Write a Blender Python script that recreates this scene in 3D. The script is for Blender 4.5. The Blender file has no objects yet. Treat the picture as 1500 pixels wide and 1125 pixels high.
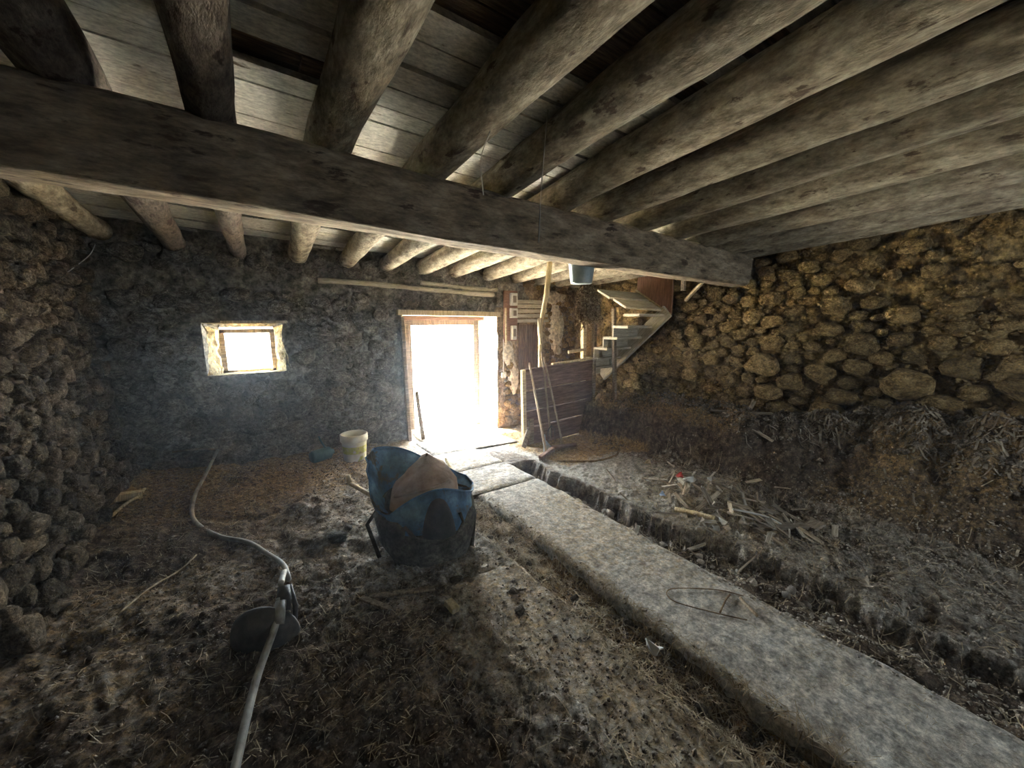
import bpy, bmesh, math, random
import numpy as np
from mathutils import Vector, Matrix, Euler

random.seed(7)
RNG = np.random.default_rng(7)
SC = bpy.context.scene
COL = SC.collection

# ------------------------------------------------------------------ camera
F_PX, W_PX = 563.0, 1500.0
cam_d = bpy.data.cameras.new('camera')
cam_d.sensor_width = 36.0
cam_d.lens = F_PX / W_PX * 36.0
cam_d.clip_start = 0.02
cam = bpy.data.objects.new('camera', cam_d)
COL.objects.link(cam)
cam.location = (0, 0, 1.62)
cam.rotation_euler = (math.radians(90 - 9.5), 0, math.radians(-34.5))
SC.camera = cam

# ------------------------------------------------------------------ light and exposure
SC.view_settings.view_transform = 'Standard'
SC.view_settings.look = 'None'
SC.view_settings.gamma = 1.0
SC.view_settings.exposure = 4.55
SC.view_settings.use_curve_mapping = False
SC.cycles.use_denoising = True
SC.cycles.max_bounces = 12
SC.cycles.diffuse_bounces = 8
SC.cycles.sample_clamp_indirect = 8.0
SC.cycles.caustics_reflective = False
SC.cycles.caustics_refractive = False

world = bpy.data.worlds.new('world')
SC.world = world
world.use_nodes = True
wn = world.node_tree
wn.nodes.clear()
w_out = wn.nodes.new('ShaderNodeOutputWorld')
w_bg = wn.nodes.new('ShaderNodeBackground')
w_bg.inputs['Color'].default_value = (0.80, 0.91, 1.0, 1)      # bright hazy daylight sky
w_bg.inputs['Strength'].default_value = 3.2
wn.links.new(w_bg.outputs[0], w_out.inputs[0])

sun_d = bpy.data.lights.new('sun', 'SUN')
sun_d.energy = 18.0
sun_d.angle = math.radians(2.0)
sun_d.color = (1.0, 0.95, 0.86)
sun = bpy.data.objects.new('sun', sun_d)
COL.objects.link(sun)
sun.location = (-3, 12, 10)
sun.rotation_euler = Vector((0.34, -0.52, -1.0)).to_track_quat('-Z', 'Y').to_euler()


def portal(name, loc, rot, sx, sy):
    d = bpy.data.lights.new(name, 'AREA')
    d.shape = 'RECTANGLE'
    d.size, d.size_y = sx, sy
    d.cycles.is_portal = True
    o = bpy.data.objects.new(name, d)
    COL.objects.link(o)
    o.location, o.rotation_euler = loc, rot
    return o


YN_ = -2.2
# portals only guide sky sampling through the door, window and added rear opening, they add no light
portal('portal_door', (2.53, 5.66, 0.74), (math.radians(-90), 0, 0), 1.2, 1.8)
portal('portal_window', (0.03, 5.66, 1.25), (math.radians(-90), 0, 0), 0.6, 0.6)
portal('portal_rear', (4.1, YN_ - 0.06, 1.45), (math.radians(90), 0, 0), 0.5, 0.6)


# ------------------------------------------------------------------ noise
def _hash(ix, iy, seed):
    n = (ix * 374761393 + iy * 668265263 + seed * 974634533) & 0xFFFFFFFF
    n = ((n ^ (n >> 13)) * 1274126177) & 0xFFFFFFFF
    n = n ^ (n >> 16)
    return (n & 0xFFFF) / 65535.0


def vnoise(x, y, seed=0):
    x = np.asarray(x, float); y = np.asarray(y, float)
    ix = np.floor(x).astype(np.int64); iy = np.floor(y).astype(np.int64)
    fx, fy = x - ix, y - iy
    fx = fx * fx * fx * (fx * (fx * 6 - 15) + 10)
    fy = fy * fy * fy * (fy * (fy * 6 - 15) + 10)
    a = _hash(ix, iy, seed); b = _hash(ix + 1, iy, seed)
    c = _hash(ix, iy + 1, seed); d = _hash(ix + 1, iy + 1, seed)
    return (a * (1 - fx) + b * fx) * (1 - fy) + (c * (1 - fx) + d * fx) * fy


def fbm(x, y, freq=1.0, octv=4, seed=0, gain=0.5):
    t = 0.0; amp = 1.0; tot = 0.0
    for k in range(octv):
        t = t + amp * (vnoise(np.asarray(x) * freq + 17.3 * k, np.asarray(y) * freq - 9.1 * k, seed + k) - 0.5)
        tot += amp * 0.5
        amp *= gain; freq *= 2.03
    return t / tot


def sstep(a, b, x):
    t = np.clip((np.asarray(x, float) - a) / (b - a), 0, 1)
    return t * t * (3 - 2 * t)


# ------------------------------------------------------------------ materials
def nodes_of(name):
    m = bpy.data.materials.new(name)
    m.use_nodes = True
    nt = m.node_tree
    b = nt.nodes['Principled BSDF']
    return m, nt, b


def ramp(nt, fac, stops):
    r = nt.nodes.new('ShaderNodeValToRGB')
    el = r.color_ramp.elements
    el[0].position, el[0].color = stops[0][0], (*stops[0][1], 1)
    el[1].position, el[1].color = stops[-1][0], (*stops[-1][1], 1)
    for p, c in stops[1:-1]:
        e = el.new(p); e.color = (*c, 1)
    nt.links.new(fac, r.inputs[0])
    return r.outputs[0]


def noise(nt, vec, scale, detail=6, rough=0.6, dist=0.0):
    n = nt.nodes.new('ShaderNodeTexNoise')
    n.inputs['Scale'].default_value = scale
    n.inputs['Detail'].default_value = detail
    n.inputs['Roughness'].default_value = rough
    n.inputs['Distortion'].default_value = dist
    nt.links.new(vec, n.inputs['Vector'])
    return n.outputs['Fac']


def mapping(nt, coord='Object', scale=(1, 1, 1), rand=False):
    tc = nt.nodes.new('ShaderNodeTexCoord')
    out = tc.outputs[coord]
    if rand:
        oi = nt.nodes.new('ShaderNodeObjectInfo')
        mu = nt.nodes.new('ShaderNodeVectorMath'); mu.operation = 'MULTIPLY_ADD'
        mu.inputs[0].default_value = (1, 1, 1)
        cmb = nt.nodes.new('ShaderNodeCombineXYZ')
        for k, f in enumerate((31.0, 57.0, 13.0)):
            mm = nt.nodes.new('ShaderNodeMath'); mm.operation = 'MULTIPLY'
            mm.inputs[1].default_value = f
            nt.links.new(oi.outputs['Random'], mm.inputs[0])
            nt.links.new(mm.outputs[0], cmb.inputs[k])
        ad = nt.nodes.new('ShaderNodeVectorMath'); ad.operation = 'ADD'
        nt.links.new(out, ad.inputs[0]); nt.links.new(cmb.outputs[0], ad.inputs[1])
        out = ad.outputs[0]
    mp = nt.nodes.new('ShaderNodeMapping')
    mp.inputs['Scale'].default_value = scale
    nt.links.new(out, mp.inputs['Vector'])
    return mp.outputs[0]


def mixc(nt, fac, a, b, mode='MIX'):
    mx = nt.nodes.new('ShaderNodeMix')
    mx.data_type = 'RGBA'; mx.blend_type = mode
    for sock, v in ((mx.inputs[0], fac), (mx.inputs[6], a), (mx.inputs[7], b)):
        if hasattr(v, 'is_linked') or hasattr(v, 'links'):
            nt.links.new(v, sock)
        elif isinstance(v, (int, float)):
            sock.default_value = v
        else:
            sock.default_value = (*v, 1)
    return mx.outputs[2]


def bump(nt, bsdf, hs, strength=0.6, dist=0.02):
    bp = nt.nodes.new('ShaderNodeBump')
    bp.inputs['Strength'].default_value = strength
    bp.inputs['Distance'].default_value = dist
    nt.links.new(hs, bp.inputs['Height'])
    nt.links.new(bp.outputs[0], bsdf.inputs['Normal'])


def simple_mat(name, stops, scale=8, detail=8, rough=0.95, bstr=0.6, bdist=0.02, bscale=None,
               stretch=(1, 1, 1), rand=False, metal=0.0, vary=0.0, spots=None, spec=0.2, speck=0.0):
    """noise-driven colour with bump; spots=(colour, scale, threshold) adds patches of dirt or wear"""
    m, nt, b = nodes_of(name)
    v = mapping(nt, 'Object', stretch, rand)
    f = noise(nt, v, scale, detail)
    c = ramp(nt, f, stops)
    if spots:
        col, sc2, th = spots
        f2 = noise(nt, v, sc2, 7, 0.65)
        msk = ramp(nt, f2, [(th, (0, 0, 0)), (th + 0.05, (1, 1, 1))])
        c = mixc(nt, msk, c, col)
    if speck:
        fs = noise(nt, v, scale * 3.7, 5, 0.7)
        rs_ = ramp(nt, fs, [(0.36, (1 - speck,) * 3), (0.5, (1, 1, 1)), (0.64, (1 + speck, 1 + speck * .97, 1 + speck * .9))])
        c = mixc(nt, 1.0, c, rs_, 'MULTIPLY')
    if vary:
        oi = nt.nodes.new('ShaderNodeObjectInfo')
        r = ramp(nt, oi.outputs['Random'], [(0, (1 - vary,) * 3), (0.5, (1, 1 - vary * .1, 1 - vary * .25)), (1, (1 + vary, 1 + vary * .9, 1 + vary * .75))])
        c = mixc(nt, 1.0, c, r, 'MULTIPLY')
    nt.links.new(c, b.inputs['Base Color'])
    b.inputs['Roughness'].default_value = rough
    b.inputs['Metallic'].default_value = metal
    b.inputs['Specular IOR Level'].default_value = spec
    fb = noise(nt, v, bscale or scale * 3, 8, 0.65)
    bump(nt, b, fb, bstr, bdist)
    return m


def attr_mat(name, a_stops, layers, scale=14, bstr=0.8, bdist=0.03, rough=0.97, bscale=60):
    """base colour plus layers that follow point attributes (loose straw, dust, earth)"""
    m, nt, b = nodes_of(name)
    v = mapping(nt)
    c = ramp(nt, noise(nt, v, scale, 9, 0.7), a_stops)
    for attr, st, sc2 in layers:
        at = nt.nodes.new('ShaderNodeAttribute'); at.attribute_name = attr
        brk = noise(nt, v, sc2 * 0.6, 7, 0.7)
        mt = nt.nodes.new('ShaderNodeMath'); mt.operation = 'MULTIPLY_ADD'
        mt.inputs[1].default_value = 3.4; mt.inputs[2].default_value = -1.7
        nt.links.new(brk, mt.inputs[0])
        ad = nt.nodes.new('ShaderNodeMath'); ad.operation = 'ADD'; ad.use_clamp = True
        nt.links.new(at.outputs['Fac'], ad.inputs[0]); nt.links.new(mt.outputs[0], ad.inputs[1])
        mu = nt.nodes.new('ShaderNodeMath'); mu.operation = 'MULTIPLY'; mu.use_clamp = True
        sm = nt.nodes.new('ShaderNodeMath'); sm.operation = 'MULTIPLY'; sm.inputs[1].default_value = 4.0; sm.use_clamp = True
        nt.links.new(at.outputs['Fac'], sm.inputs[0])
        nt.links.new(ad.outputs[0], mu.inputs[0]); nt.links.new(sm.outputs[0], mu.inputs[1])
        c2 = ramp(nt, noise(nt, v, sc2, 9, 0.75), st)
        c = mixc(nt, mu.outputs[0], c, c2)
    for sc3, amt in ((bscale * 0.45, .38), (bscale * 1.5, .30)):      # grit
        g = ramp(nt, noise(nt, v, sc3, 4, 0.7), [(0.38, (1 - amt,) * 3), (0.5, (1, 1, 1)), (0.62, (1 + amt, 1 + amt * .97, 1 + amt * .92))])
        c = mixc(nt, 1.0, c, g, 'MULTIPLY')
    nt.links.new(c, b.inputs['Base Color'])
    b.inputs['Roughness'].default_value = rough
    b.inputs['Specular IOR Level'].default_value = 0.15
    bump(nt, b, noise(nt, v, bscale, 9, 0.75), bstr, bdist)
    return m


def wood_mat(name, dark, mid, light, along='x', scale=6, bstr=0.5, spots=None, vary=0.12, rand=True, rough=0.9, stretch=12, speck=0.3):
    st = {'x': (1, stretch, stretch), 'y': (stretch, 1, stretch), 'z': (stretch, stretch, 1)}[along]
    return simple_mat(name, [(0.3, dark), (0.5, mid), (0.72, light)], scale=scale, stretch=st, rand=rand,
                      vary=vary, bstr=bstr, bdist=0.015, bscale=scale * 1.6, spots=spots, rough=rough, speck=speck)


M = {}
M['dirt'] = attr_mat('dirt_floor', [(0.32, (.035, .023, .016)), (0.5, (.11, .078, .055)), (0.68, (.23, .175, .125))],
                     [('dust_and_light', [(0.3, (.24, .215, .18)), (0.5, (.42, .39, .34)), (0.7, (.60, .57, .51))], 24),
                      ('straw', [(0.3, (.14, .085, .035)), (0.5, (.32, .21, .09)), (0.7, (.50, .36, .18))], 46)])
M['slab'] = attr_mat('old_concrete', [(0.30, (.27, .24, .205)), (0.5, (.47, .445, .40)), (0.70, (.62, .60, .55))],
                     [('straw', [(0.3, (.20, .14, .08)), (0.5, (.38, .28, .15)), (0.7, (.5, .4, .24))], 50)], scale=7, bstr=0.8, bdist=0.02, bscale=38)
M['bank'] = attr_mat('earth_bank', [(0.3, (.05, .036, .024)), (0.5, (.115, .085, .055)), (0.7, (.21, .16, .105))],
                     [('straw', [(0.3, (.16, .11, .05)), (0.5, (.34, .25, .12)), (0.7, (.55, .45, .27))], 40)], scale=16, bstr=0.9)
M['mortar_warm'] = simple_mat('earth_mortar', [(0.3, (.10, .062, .024)), (0.5, (.25, .168, .07)), (0.7, (.42, .30, .135))], 7, bstr=1.0, bdist=0.05, bscale=16, speck=0.5)
M['mortar_grey'] = simple_mat('grey_mortar', [(0.3, (.095, .083, .066)), (0.5, (.215, .19, .15)), (0.7, (.36, .32, .255))], 6, bstr=1.0, bdist=0.05, bscale=14,
                              spots=((.30, .27, .22), 1.8, 0.58), speck=0.5)
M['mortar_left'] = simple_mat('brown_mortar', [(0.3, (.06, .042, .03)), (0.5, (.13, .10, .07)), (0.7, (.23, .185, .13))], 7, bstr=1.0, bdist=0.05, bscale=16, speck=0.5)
M['stone_warm'] = simple_mat('field_stone_warm', [(0.3, (.17, .108, .045)), (0.5, (.36, .245, .105)), (0.68, (.56, .41, .20))], 2.2, rand=True, vary=0.35, bstr=1.0, bdist=0.12, bscale=3.5, speck=0.5)
M['stone_grey'] = simple_mat('field_stone_grey', [(0.3, (.11, .096, .078)), (0.5, (.24, .21, .165)), (0.68, (.40, .355, .285))], 2.2, rand=True, vary=0.25, bstr=1.0, bdist=0.12, bscale=3.5, speck=0.5)
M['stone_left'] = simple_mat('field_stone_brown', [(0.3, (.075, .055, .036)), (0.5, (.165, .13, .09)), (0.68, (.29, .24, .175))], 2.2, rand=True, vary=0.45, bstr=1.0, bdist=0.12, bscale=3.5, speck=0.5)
M['plaster'] = simple_mat('lime_plaster', [(0.3, (.42, .36, .26)), (0.5, (.58, .52, .41)), (0.7, (.70, .65, .55))], 5, bstr=0.7, bdist=0.03, bscale=14, spots=((.22, .17, .11), 3.5, 0.62), speck=0.5)
M['reveal_tan'] = simple_mat('tan_reveal', [(0.34, (.10, .07, .03)), (0.5, (.26, .20, .09)), (0.66, (.45, .38, .22))], 16, bstr=1.0, bdist=0.05, bscale=20, speck=0.5)
M['whitewash'] = wood_mat('whitewashed_plank', (.46, .44, .39), (.60, .58, .52), (.68, .66, .60), 'x', 9, 0.3, spots=((.12, .085, .05), 2.4, 0.635), vary=0.12, stretch=2)
M['oldboard'] = wood_mat('brown_board', (.06, .035, .02), (.18, .11, .062), (.34, .23, .14), 'x', 5, 0.8, vary=0.2)
M['log'] = wood_mat('limewashed_log', (.12, .095, .062), (.30, .258, .185), (.50, .45, .345), 'y', 7, 1.0, spots=((.10, .07, .045), 5.5, 0.60), vary=0.12, stretch=2.6)
M['log_shaded'] = wood_mat('shaded_log', (.06, .045, .035), (.15, .12, .095), (.26, .22, .18), 'y', 9, 1.0, spots=((.06, .04, .03), 4.5, 0.57), vary=0.1, stretch=2.6)  # log colour with shade painted in, for the unlit second and third joists
M['beam'] = wood_mat('hewn_beam', (.09, .066, .042), (.25, .195, .13), (.42, .345, .245), 'x', 5, 1.0, spots=((.08, .055, .036), 3.5, 0.58), vary=0.0, rand=False, stretch=3.5)
M['plank'] = wood_mat('weathered_plank', (.09, .05, .038), (.18, .11, .085), (.30, .20, .155), 'x', 4, 0.6, vary=0.2)
M['plank_v'] = wood_mat('weathered_plank_upright', (.10, .075, .05), (.22, .17, .115), (.36, .29, .2), 'z', 4, 0.6, vary=0.15)
M['palewood'] = wood_mat('pale_wood', (.34, .26, .14), (.52, .42, .25), (.66, .57, .38), 'z', 4, 0.4, vary=0.12)
M['stairwood'] = wood_mat('dusty_stair_wood', (.32, .28, .20), (.48, .43, .32), (.62, .57, .45), 'x', 4, 0.4, vary=0.1)
M['tool_handle'] = wood_mat('tool_handle', (.22, .15, .09), (.36, .27, .18), (.5, .4, .29), 'z', 6, 0.3, vary=0.2)
M['scrap'] = wood_mat('scrap_wood', (.12, .09, .06), (.30, .25, .19), (.52, .47, .39), 'x', 8, 0.5, vary=0.5)
M['scrap_pale'] = wood_mat('bleached_scrap', (.30, .26, .20), (.46, .42, .35), (.62, .59, .52), 'x', 8, 0.4, vary=0.25)
M['straw'] = simple_mat('dry_straw', [(0.3, (.17, .125, .075)), (0.5, (.36, .29, .185)), (0.7, (.58, .51, .38))], 24, bstr=0.1)
M['flake'] = simple_mat('pale_flake', [(0.3, (.10, .075, .05)), (0.5, (.24, .19, .13)), (0.7, (.50, .45, .36))], 12, bstr=0.1)
M['bits'] = simple_mat('crumbled_earth', [(0.3, (.06, .043, .03)), (0.5, (.17, .135, .10)), (0.7, (.38, .33, .27))], 40, bstr=0.6, speck=0.5)
M['debris'] = simple_mat('pale_rubble', [(0.3, (.14, .11, .08)), (0.5, (.34, .30, .25)), (0.7, (.55, .51, .45))], 9, rand=True, vary=0.3, bstr=0.7, speck=0.5)
M['iron'] = simple_mat('dull_iron', [(0.3, (.02, .02, .021)), (0.5, (.045, .043, .042)), (0.7, (.10, .085, .075))], 14, rough=0.6, bstr=0.3, bdist=0.004, spec=0.4)
M['pipe'] = simple_mat('grey_pipe', [(0.3, (.15, .145, .13)), (0.5, (.30, .295, .27)), (0.7, (.42, .42, .39))], 16, rough=0.55, bstr=0.25, bdist=0.004, spec=0.4)
M['zinc'] = simple_mat('zinc', [(0.3, (.22, .27, .28)), (0.5, (.36, .43, .44)), (0.7, (.5, .56, .56))], 8, rough=0.5, metal=0.5, bstr=0.1, spec=0.5)
M['blue'] = simple_mat('dirty_blue_sheet', [(0.34, (.025, .06, .11)), (0.5, (.05, .14, .27)), (0.66, (.12, .25, .40))], 5, rough=0.6, bstr=0.5, bdist=0.02, spots=((.085, .08, .07), 6, 0.55), spec=0.4, speck=0.3)
M['tub'] = simple_mat('mud_caked_metal', [(0.3, (.035, .032, .027)), (0.5, (.085, .078, .064)), (0.7, (.17, .155, .125))], 10, rough=0.9, bstr=0.7, bdist=0.012, speck=0.5)
M['rubber'] = simple_mat('black_rubber', [(0.3, (.025, .026, .03)), (0.5, (.05, .05, .055)), (0.7, (.10, .095, .085))], 8, rough=0.75, bstr=0.3)
M['sack'] = simple_mat('brown_sack', [(0.3, (.19, .12, .075)), (0.5, (.34, .235, .16)), (0.7, (.46, .34, .25))], 9, bstr=0.5, bdist=0.01)
M['bucket'] = simple_mat('cream_plastic', [(0.3, (.50, .47, .34)), (0.5, (.66, .63, .48)), (0.7, (.76, .74, .62))], 6, rough=0.6, bstr=0.15, spots=((.42, .42, .07), 4.2, 0.58))
M['yellowish'] = simple_mat('faded_yellow_print', [(0.38, (.62, .58, .45)), (0.46, (.50, .50, .10)), (0.56, (.55, .56, .20)), (0.64, (.30, .22, .18))], 9, rough=0.6, bstr=0.05)
M['twig'] = simple_mat('dry_twig', [(0.3, (.09, .055, .03)), (0.5, (.20, .13, .07)), (0.7, (.36, .26, .15))], 20, bstr=0.3)
M['dryleaf'] = simple_mat('dry_leaf', [(0.3, (.09, .055, .03)), (0.5, (.24, .165, .09)), (0.7, (.52, .43, .27))], 60, bstr=0.2)
M['boxwood'] = wood_mat('red_brown_board', (.14, .065, .04), (.24, .12, .075), (.34, .19, .12), 'z', 5, 0.3, vary=0.0)
M['porcelain'] = simple_mat('aged_switch_casing', [(0.3, (.52, .49, .40)), (0.5, (.62, .6, .5)), (0.7, (.7, .68, .6))], 12, rough=0.5, bstr=0.1)
M['red'] = simple_mat('red_plastic', [(0.3, (.40, .03, .03)), (0.5, (.62, .06, .05)), (0.7, (.75, .22, .18))], 9, rough=0.5, bstr=0.1)
M['white'] = simple_mat('white_scrap', [(0.3, (.5, .5, .47)), (0.5, (.66, .66, .62)), (0.7, (.78, .78, .75))], 9, rough=0.7, bstr=0.2)
M['bluebit'] = simple_mat('pale_blue_plastic', [(0.3, (.16, .24, .38)), (0.5, (.28, .37, .52)), (0.7, (.45, .53, .65))], 9, rough=0.5, bstr=0.1)
M['teal'] = simple_mat('dark_teal_plastic', [(0.3, (.03, .07, .075)), (0.5, (.06, .12, .125)), (0.7, (.10, .17, .17))], 9, rough=0.5, bstr=0.1)
M['web'] = simple_mat('cobweb', [(0.3, (.35, .33, .29)), (0.7, (.6, .58, .52))], 20, bstr=0.0)
M['grass'] = simple_mat('grass', [(0.3, (.05, .12, .03)), (0.7, (.16, .27, .08))], 20, bstr=0.0)
M['yard'] = simple_mat('pale_yard', [(0.3, (.52, .49, .42)), (0.7, (.70, .67, .59))], 2, bstr=0.2)

gm, gnt, gb = nodes_of('window_glass')
gnt.nodes.remove(gb)
g_o = gnt.nodes['Material Output']
g_t = gnt.nodes.new('ShaderNodeBsdfTransparent'); g_t.inputs[0].default_value = (.93, .94, .93, 1)
g_g = gnt.nodes.new('ShaderNodeBsdfGlossy'); g_g.inputs['Roughness'].default_value = 0.08
g_m = gnt.nodes.new('ShaderNodeMixShader'); g_m.inputs[0].default_value = 0.06
gnt.links.new(g_t.outputs[0], g_m.inputs[1]); gnt.links.new(g_g.outputs[0], g_m.inputs[2])
gnt.links.new(g_m.outputs[0], g_o.inputs[0])
M['glass'] = gm


# ------------------------------------------------------------------ object helpers
def link(name, me, mat=None, parent=None, smooth=False):
    o = bpy.data.objects.new(name, me)
    COL.objects.link(o)
    if mat is not None and len(me.materials) == 0:
        me.materials.append(M[mat])
    if smooth:
        me.polygons.foreach_set('use_smooth', [True] * len(me.polygons))
    if parent is not None:
        o.parent = parent
    return o


def mesh(name, verts, faces, mat, parent=None, smooth=False):
    me = bpy.data.meshes.new(name)
    me.from_pydata([tuple(map(float, v)) for v in verts], [], [tuple(int(i) for i in f) for f in faces])
    me.update()
    return link(name, me, mat, parent, smooth)


def from_bm(name, bm, mat, parent=None, smooth=False):
    me = bpy.data.meshes.new(name)
    bm.normal_update()
    bm.to_mesh(me); bm.free()
    return link(name, me, mat, parent, smooth)


def tag(o, label, cat, group=None):
    o['label'] = label; o['category'] = cat
    if group:
        o['group'] = group
    return o


def struct(o, label=None):
    o['kind'] = 'structure'
    if label:
        o['label'] = label
    return o


def empty(name, loc=(0, 0, 0), rz=0.0):
    o = bpy.data.objects.new(name, None)
    COL.objects.link(o)
    o.empty_display_size = 0.1
    o.location = loc; o.rotation_euler = (0, 0, rz)
    return o


def grid_faces(nu, nv, closed_u=False, closed_v=False, flip=False):
    f = []
    for i in range(nu if closed_u else nu - 1):
        for j in range(nv if closed_v else nv - 1):
            a = i * nv + j; b = ((i + 1) % nu) * nv + j
            c = ((i + 1) % nu) * nv + (j + 1) % nv; d = i * nv + (j + 1) % nv
            f.append((a, d, c, b) if flip else (a, b, c, d))
    return f


def np_grid(name, P, mat, parent=None, attrs=None, smooth=True, keep=None, flip=False):
    """P: (nu, nv, 3) array; keep: (nu-1, nv-1) bool mask of faces"""
    nu, nv = P.shape[:2]
    I = np.arange(nu * nv).reshape(nu, nv)
    q = np.stack([I[:-1, :-1], I[1:, :-1], I[1:, 1:], I[:-1, 1:]], -1)
    if flip:
        q = q[..., ::-1]
    q = q[keep] if keep is not None else q.reshape(-1, 4)
    me = bpy.data.meshes.new(name)
    me.vertices.add(nu * nv)
    me.vertices.foreach_set('co', P.reshape(-1).astype(np.float32))
    nf = len(q)
    me.loops.add(nf * 4)
    me.loops.foreach_set('vertex_index', q.reshape(-1).astype(np.int32))
    me.polygons.add(nf)
    me.polygons.foreach_set('loop_start', np.arange(0, nf * 4, 4, dtype=np.int32))
    me.polygons.foreach_set('loop_total', np.full(nf, 4, dtype=np.int32))
    me.polygons.foreach_set('use_smooth', np.full(nf, smooth))
    for k, v in (attrs or {}).items():
        a = me.attributes.new(k, 'FLOAT', 'POINT')
        a.data.foreach_set('value', v.reshape(-1).astype(np.float32))
    me.update(calc_edges=True)
    me.validate()
    return link(name, me, mat, parent)


def tube_data(pts, rad, n=10, cap=True, wob=0.0, seed=0):
    """swept tube with parallel frames; rad is one radius or one for each point"""
    pts = [Vector(p) for p in pts]
    rads = rad if hasattr(rad, '__len__') else [rad] * len(pts)
    V, Fc = [], []
    t0 = (pts[1] - pts[0]).normalized()
    ref = Vector((0, 0, 1)) if abs(t0.z) < 0.9 else Vector((1, 0, 0))
    nrm = (ref - t0 * ref.dot(t0)).normalized()
    for i, p in enumerate(pts):
        t = (pts[min(i + 1, len(pts) - 1)] - pts[max(i - 1, 0)]).normalized()
        nrm = (nrm - t * nrm.dot(t)).normalized()
        bn = t.cross(nrm)
        for k in range(n):
            a = 2 * math.pi * k / n
            r = rads[i]
            if wob:
                r *= 1 + wob * float(fbm(i * 0.31 + seed * 7.7, k * 0.9 + 3 * math.cos(a), 1.0, 3, seed))
            V.append(p + (nrm * math.cos(a) + bn * math.sin(a)) * r)
    for i in range(len(pts) - 1):
        for k in range(n):
            a = i * n + k; b = i * n + (k + 1) % n
            Fc.append((a, b, b + n, a + n))
    if cap:
        Fc.append(tuple(range(n - 1, -1, -1)))
        Fc.append(tuple(range((len(pts) - 1) * n, len(pts) * n)))
    return V, Fc


def tube(name, pts, rad, mat, parent=None, n=10, wob=0.0, seed=0):
    V, Fc = tube_data(pts, rad, n, True, wob, seed)
    return mesh(name, V, Fc, mat, parent, True)


def spline(pts, k=8):
    P = [Vector(p) for p in pts]
    out = []
    for i in range(len(P) - 1):
        a, b, c, d = P[max(i - 1, 0)], P[i], P[i + 1], P[min(i + 2, len(P) - 1)]
        for s in range(k):
            t = s / k
            out.append(0.5 * ((2 * b) + (c - a) * t + (2 * a - 5 * b + 4 * c - d) * t * t + (3 * b - a - 3 * c + d) * t ** 3))
    out.append(P[-1])
    return out


def box_bm(bm, c, s, mtx=None, bev=0.0):
    r = bmesh.ops.create_cube(bm, size=1.0)
    vs = r['verts']
    for v in vs:
        v.co = Vector((v.co.x * s[0], v.co.y * s[1], v.co.z * s[2]))
    if bev:
        es = list({e for v in vs for e in v.link_edges})
        rb = bmesh.ops.bevel(bm, geom=es, offset=bev, segments=1, affect='EDGES', profile=0.7)
        vs = list({v for f in rb['faces'] for v in f.verts} | {v for v in vs if v.is_valid})
    for v in vs:
        if mtx is not None:
            v.co = mtx @ v.co
        v.co += Vector(c)
    return vs


def board(name, a, b, w, t, mat, parent=None, up=(0, 0, 1), bev=0.003, jag=0.0, seg=1):
    """a board from point a to point b, width w across, thickness t along up"""
    a, b = Vector(a), Vector(b)
    x = (b - a); L = x.length; x.normalize()
    z = Vector(up); z = (z - x * z.dot(x)).normalized()
    y = z.cross(x)
    bm = bmesh.new()
    box_bm(bm, (0, 0, 0), (L, w, t), None, bev)
    if jag:
        for v in bm.verts:
            if abs(abs(v.co.x) - L / 2) < bev * 2:
                v.co.x += random.uniform(-jag, jag)
            v.co.y += random.uniform(-jag, jag) * 0.2
    o = from_bm(name, bm, mat, parent)
    o.matrix_local = Matrix(((x.x, y.x, z.x, (a.x + b.x) / 2), (x.y, y.y, z.y, (a.y + b.y) / 2), (x.z, y.z, z.z, (a.z + b.z) / 2), (0, 0, 0, 1)))
    return o


def lathe(name, prof, mat, parent=None, n=24, at=(0, 0, 0), mtx=None):
    V, Fc = [], []
    for r, z in prof:
        for k in range(n):
            a = 2 * math.pi * k / n
            p = Vector((r * math.cos(a), r * math.sin(a), z))
            if mtx is not None:
                p = mtx @ p
            V.append(p + Vector(at))
    for i in range(len(prof) - 1):
        for k in range(n):
            a = i * n + k; b = i * n + (k + 1) % n
            Fc.append((a, b, b + n, a + n))
    return mesh(name, V, Fc, mat, parent, True)


# ------------------------------------------------------------------ room measures
XL, XR, YB, YN = -1.15, 4.90, 5.10, -2.2      # left wall, right wall, back wall, rear wall (inner faces)


def joist_bottom(x, y):
    """underside height of the log joists: they sag towards the back wall"""
    x = np.asarray(x, float); y = np.asarray(y, float)
    zb = 2.25 - 0.02 * x + 0.09 * np.clip(-x - 0.4, 0, 1)
    zm = 2.455 - 0.033 * x
    zf = 2.50 - 0.012 * x
    t1 = np.clip((y - 2.3) / 2.8, 0, 1)
    t0 = np.clip((2.3 - y) / 2.0, 0, 1.6)
    return zm + (zb - zm) * t1 + (zf - zm) * t0


def deck(x, y):
    return joist_bottom(x, y) + 0.205


def gut1(y):
    l = 1.385 + 0.03 * fbm(y, 0 * y, 2.2, 3, 41) + 0.03 * sstep(1.4, 0.2, y) - 0.06 * sstep(1.4, 2.8, y)
    r = 1.66 + 0.025 * fbm(y, 0 * y + 5, 3.5, 3, 42)
    return l, r


def gut2(y):
    l = 2.35 + 0.02 * fbm(y, 0 * y + 9, 2.5, 3, 43)
    r = 2.66 + 0.15 * fbm(y, 0 * y + 13, 3.0, 5, 44, 0.65) + 0.16 * sstep(1.6, 0.6, y) - 0.08 * sstep(2.4, 3.3, y)
    return l, r


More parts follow.
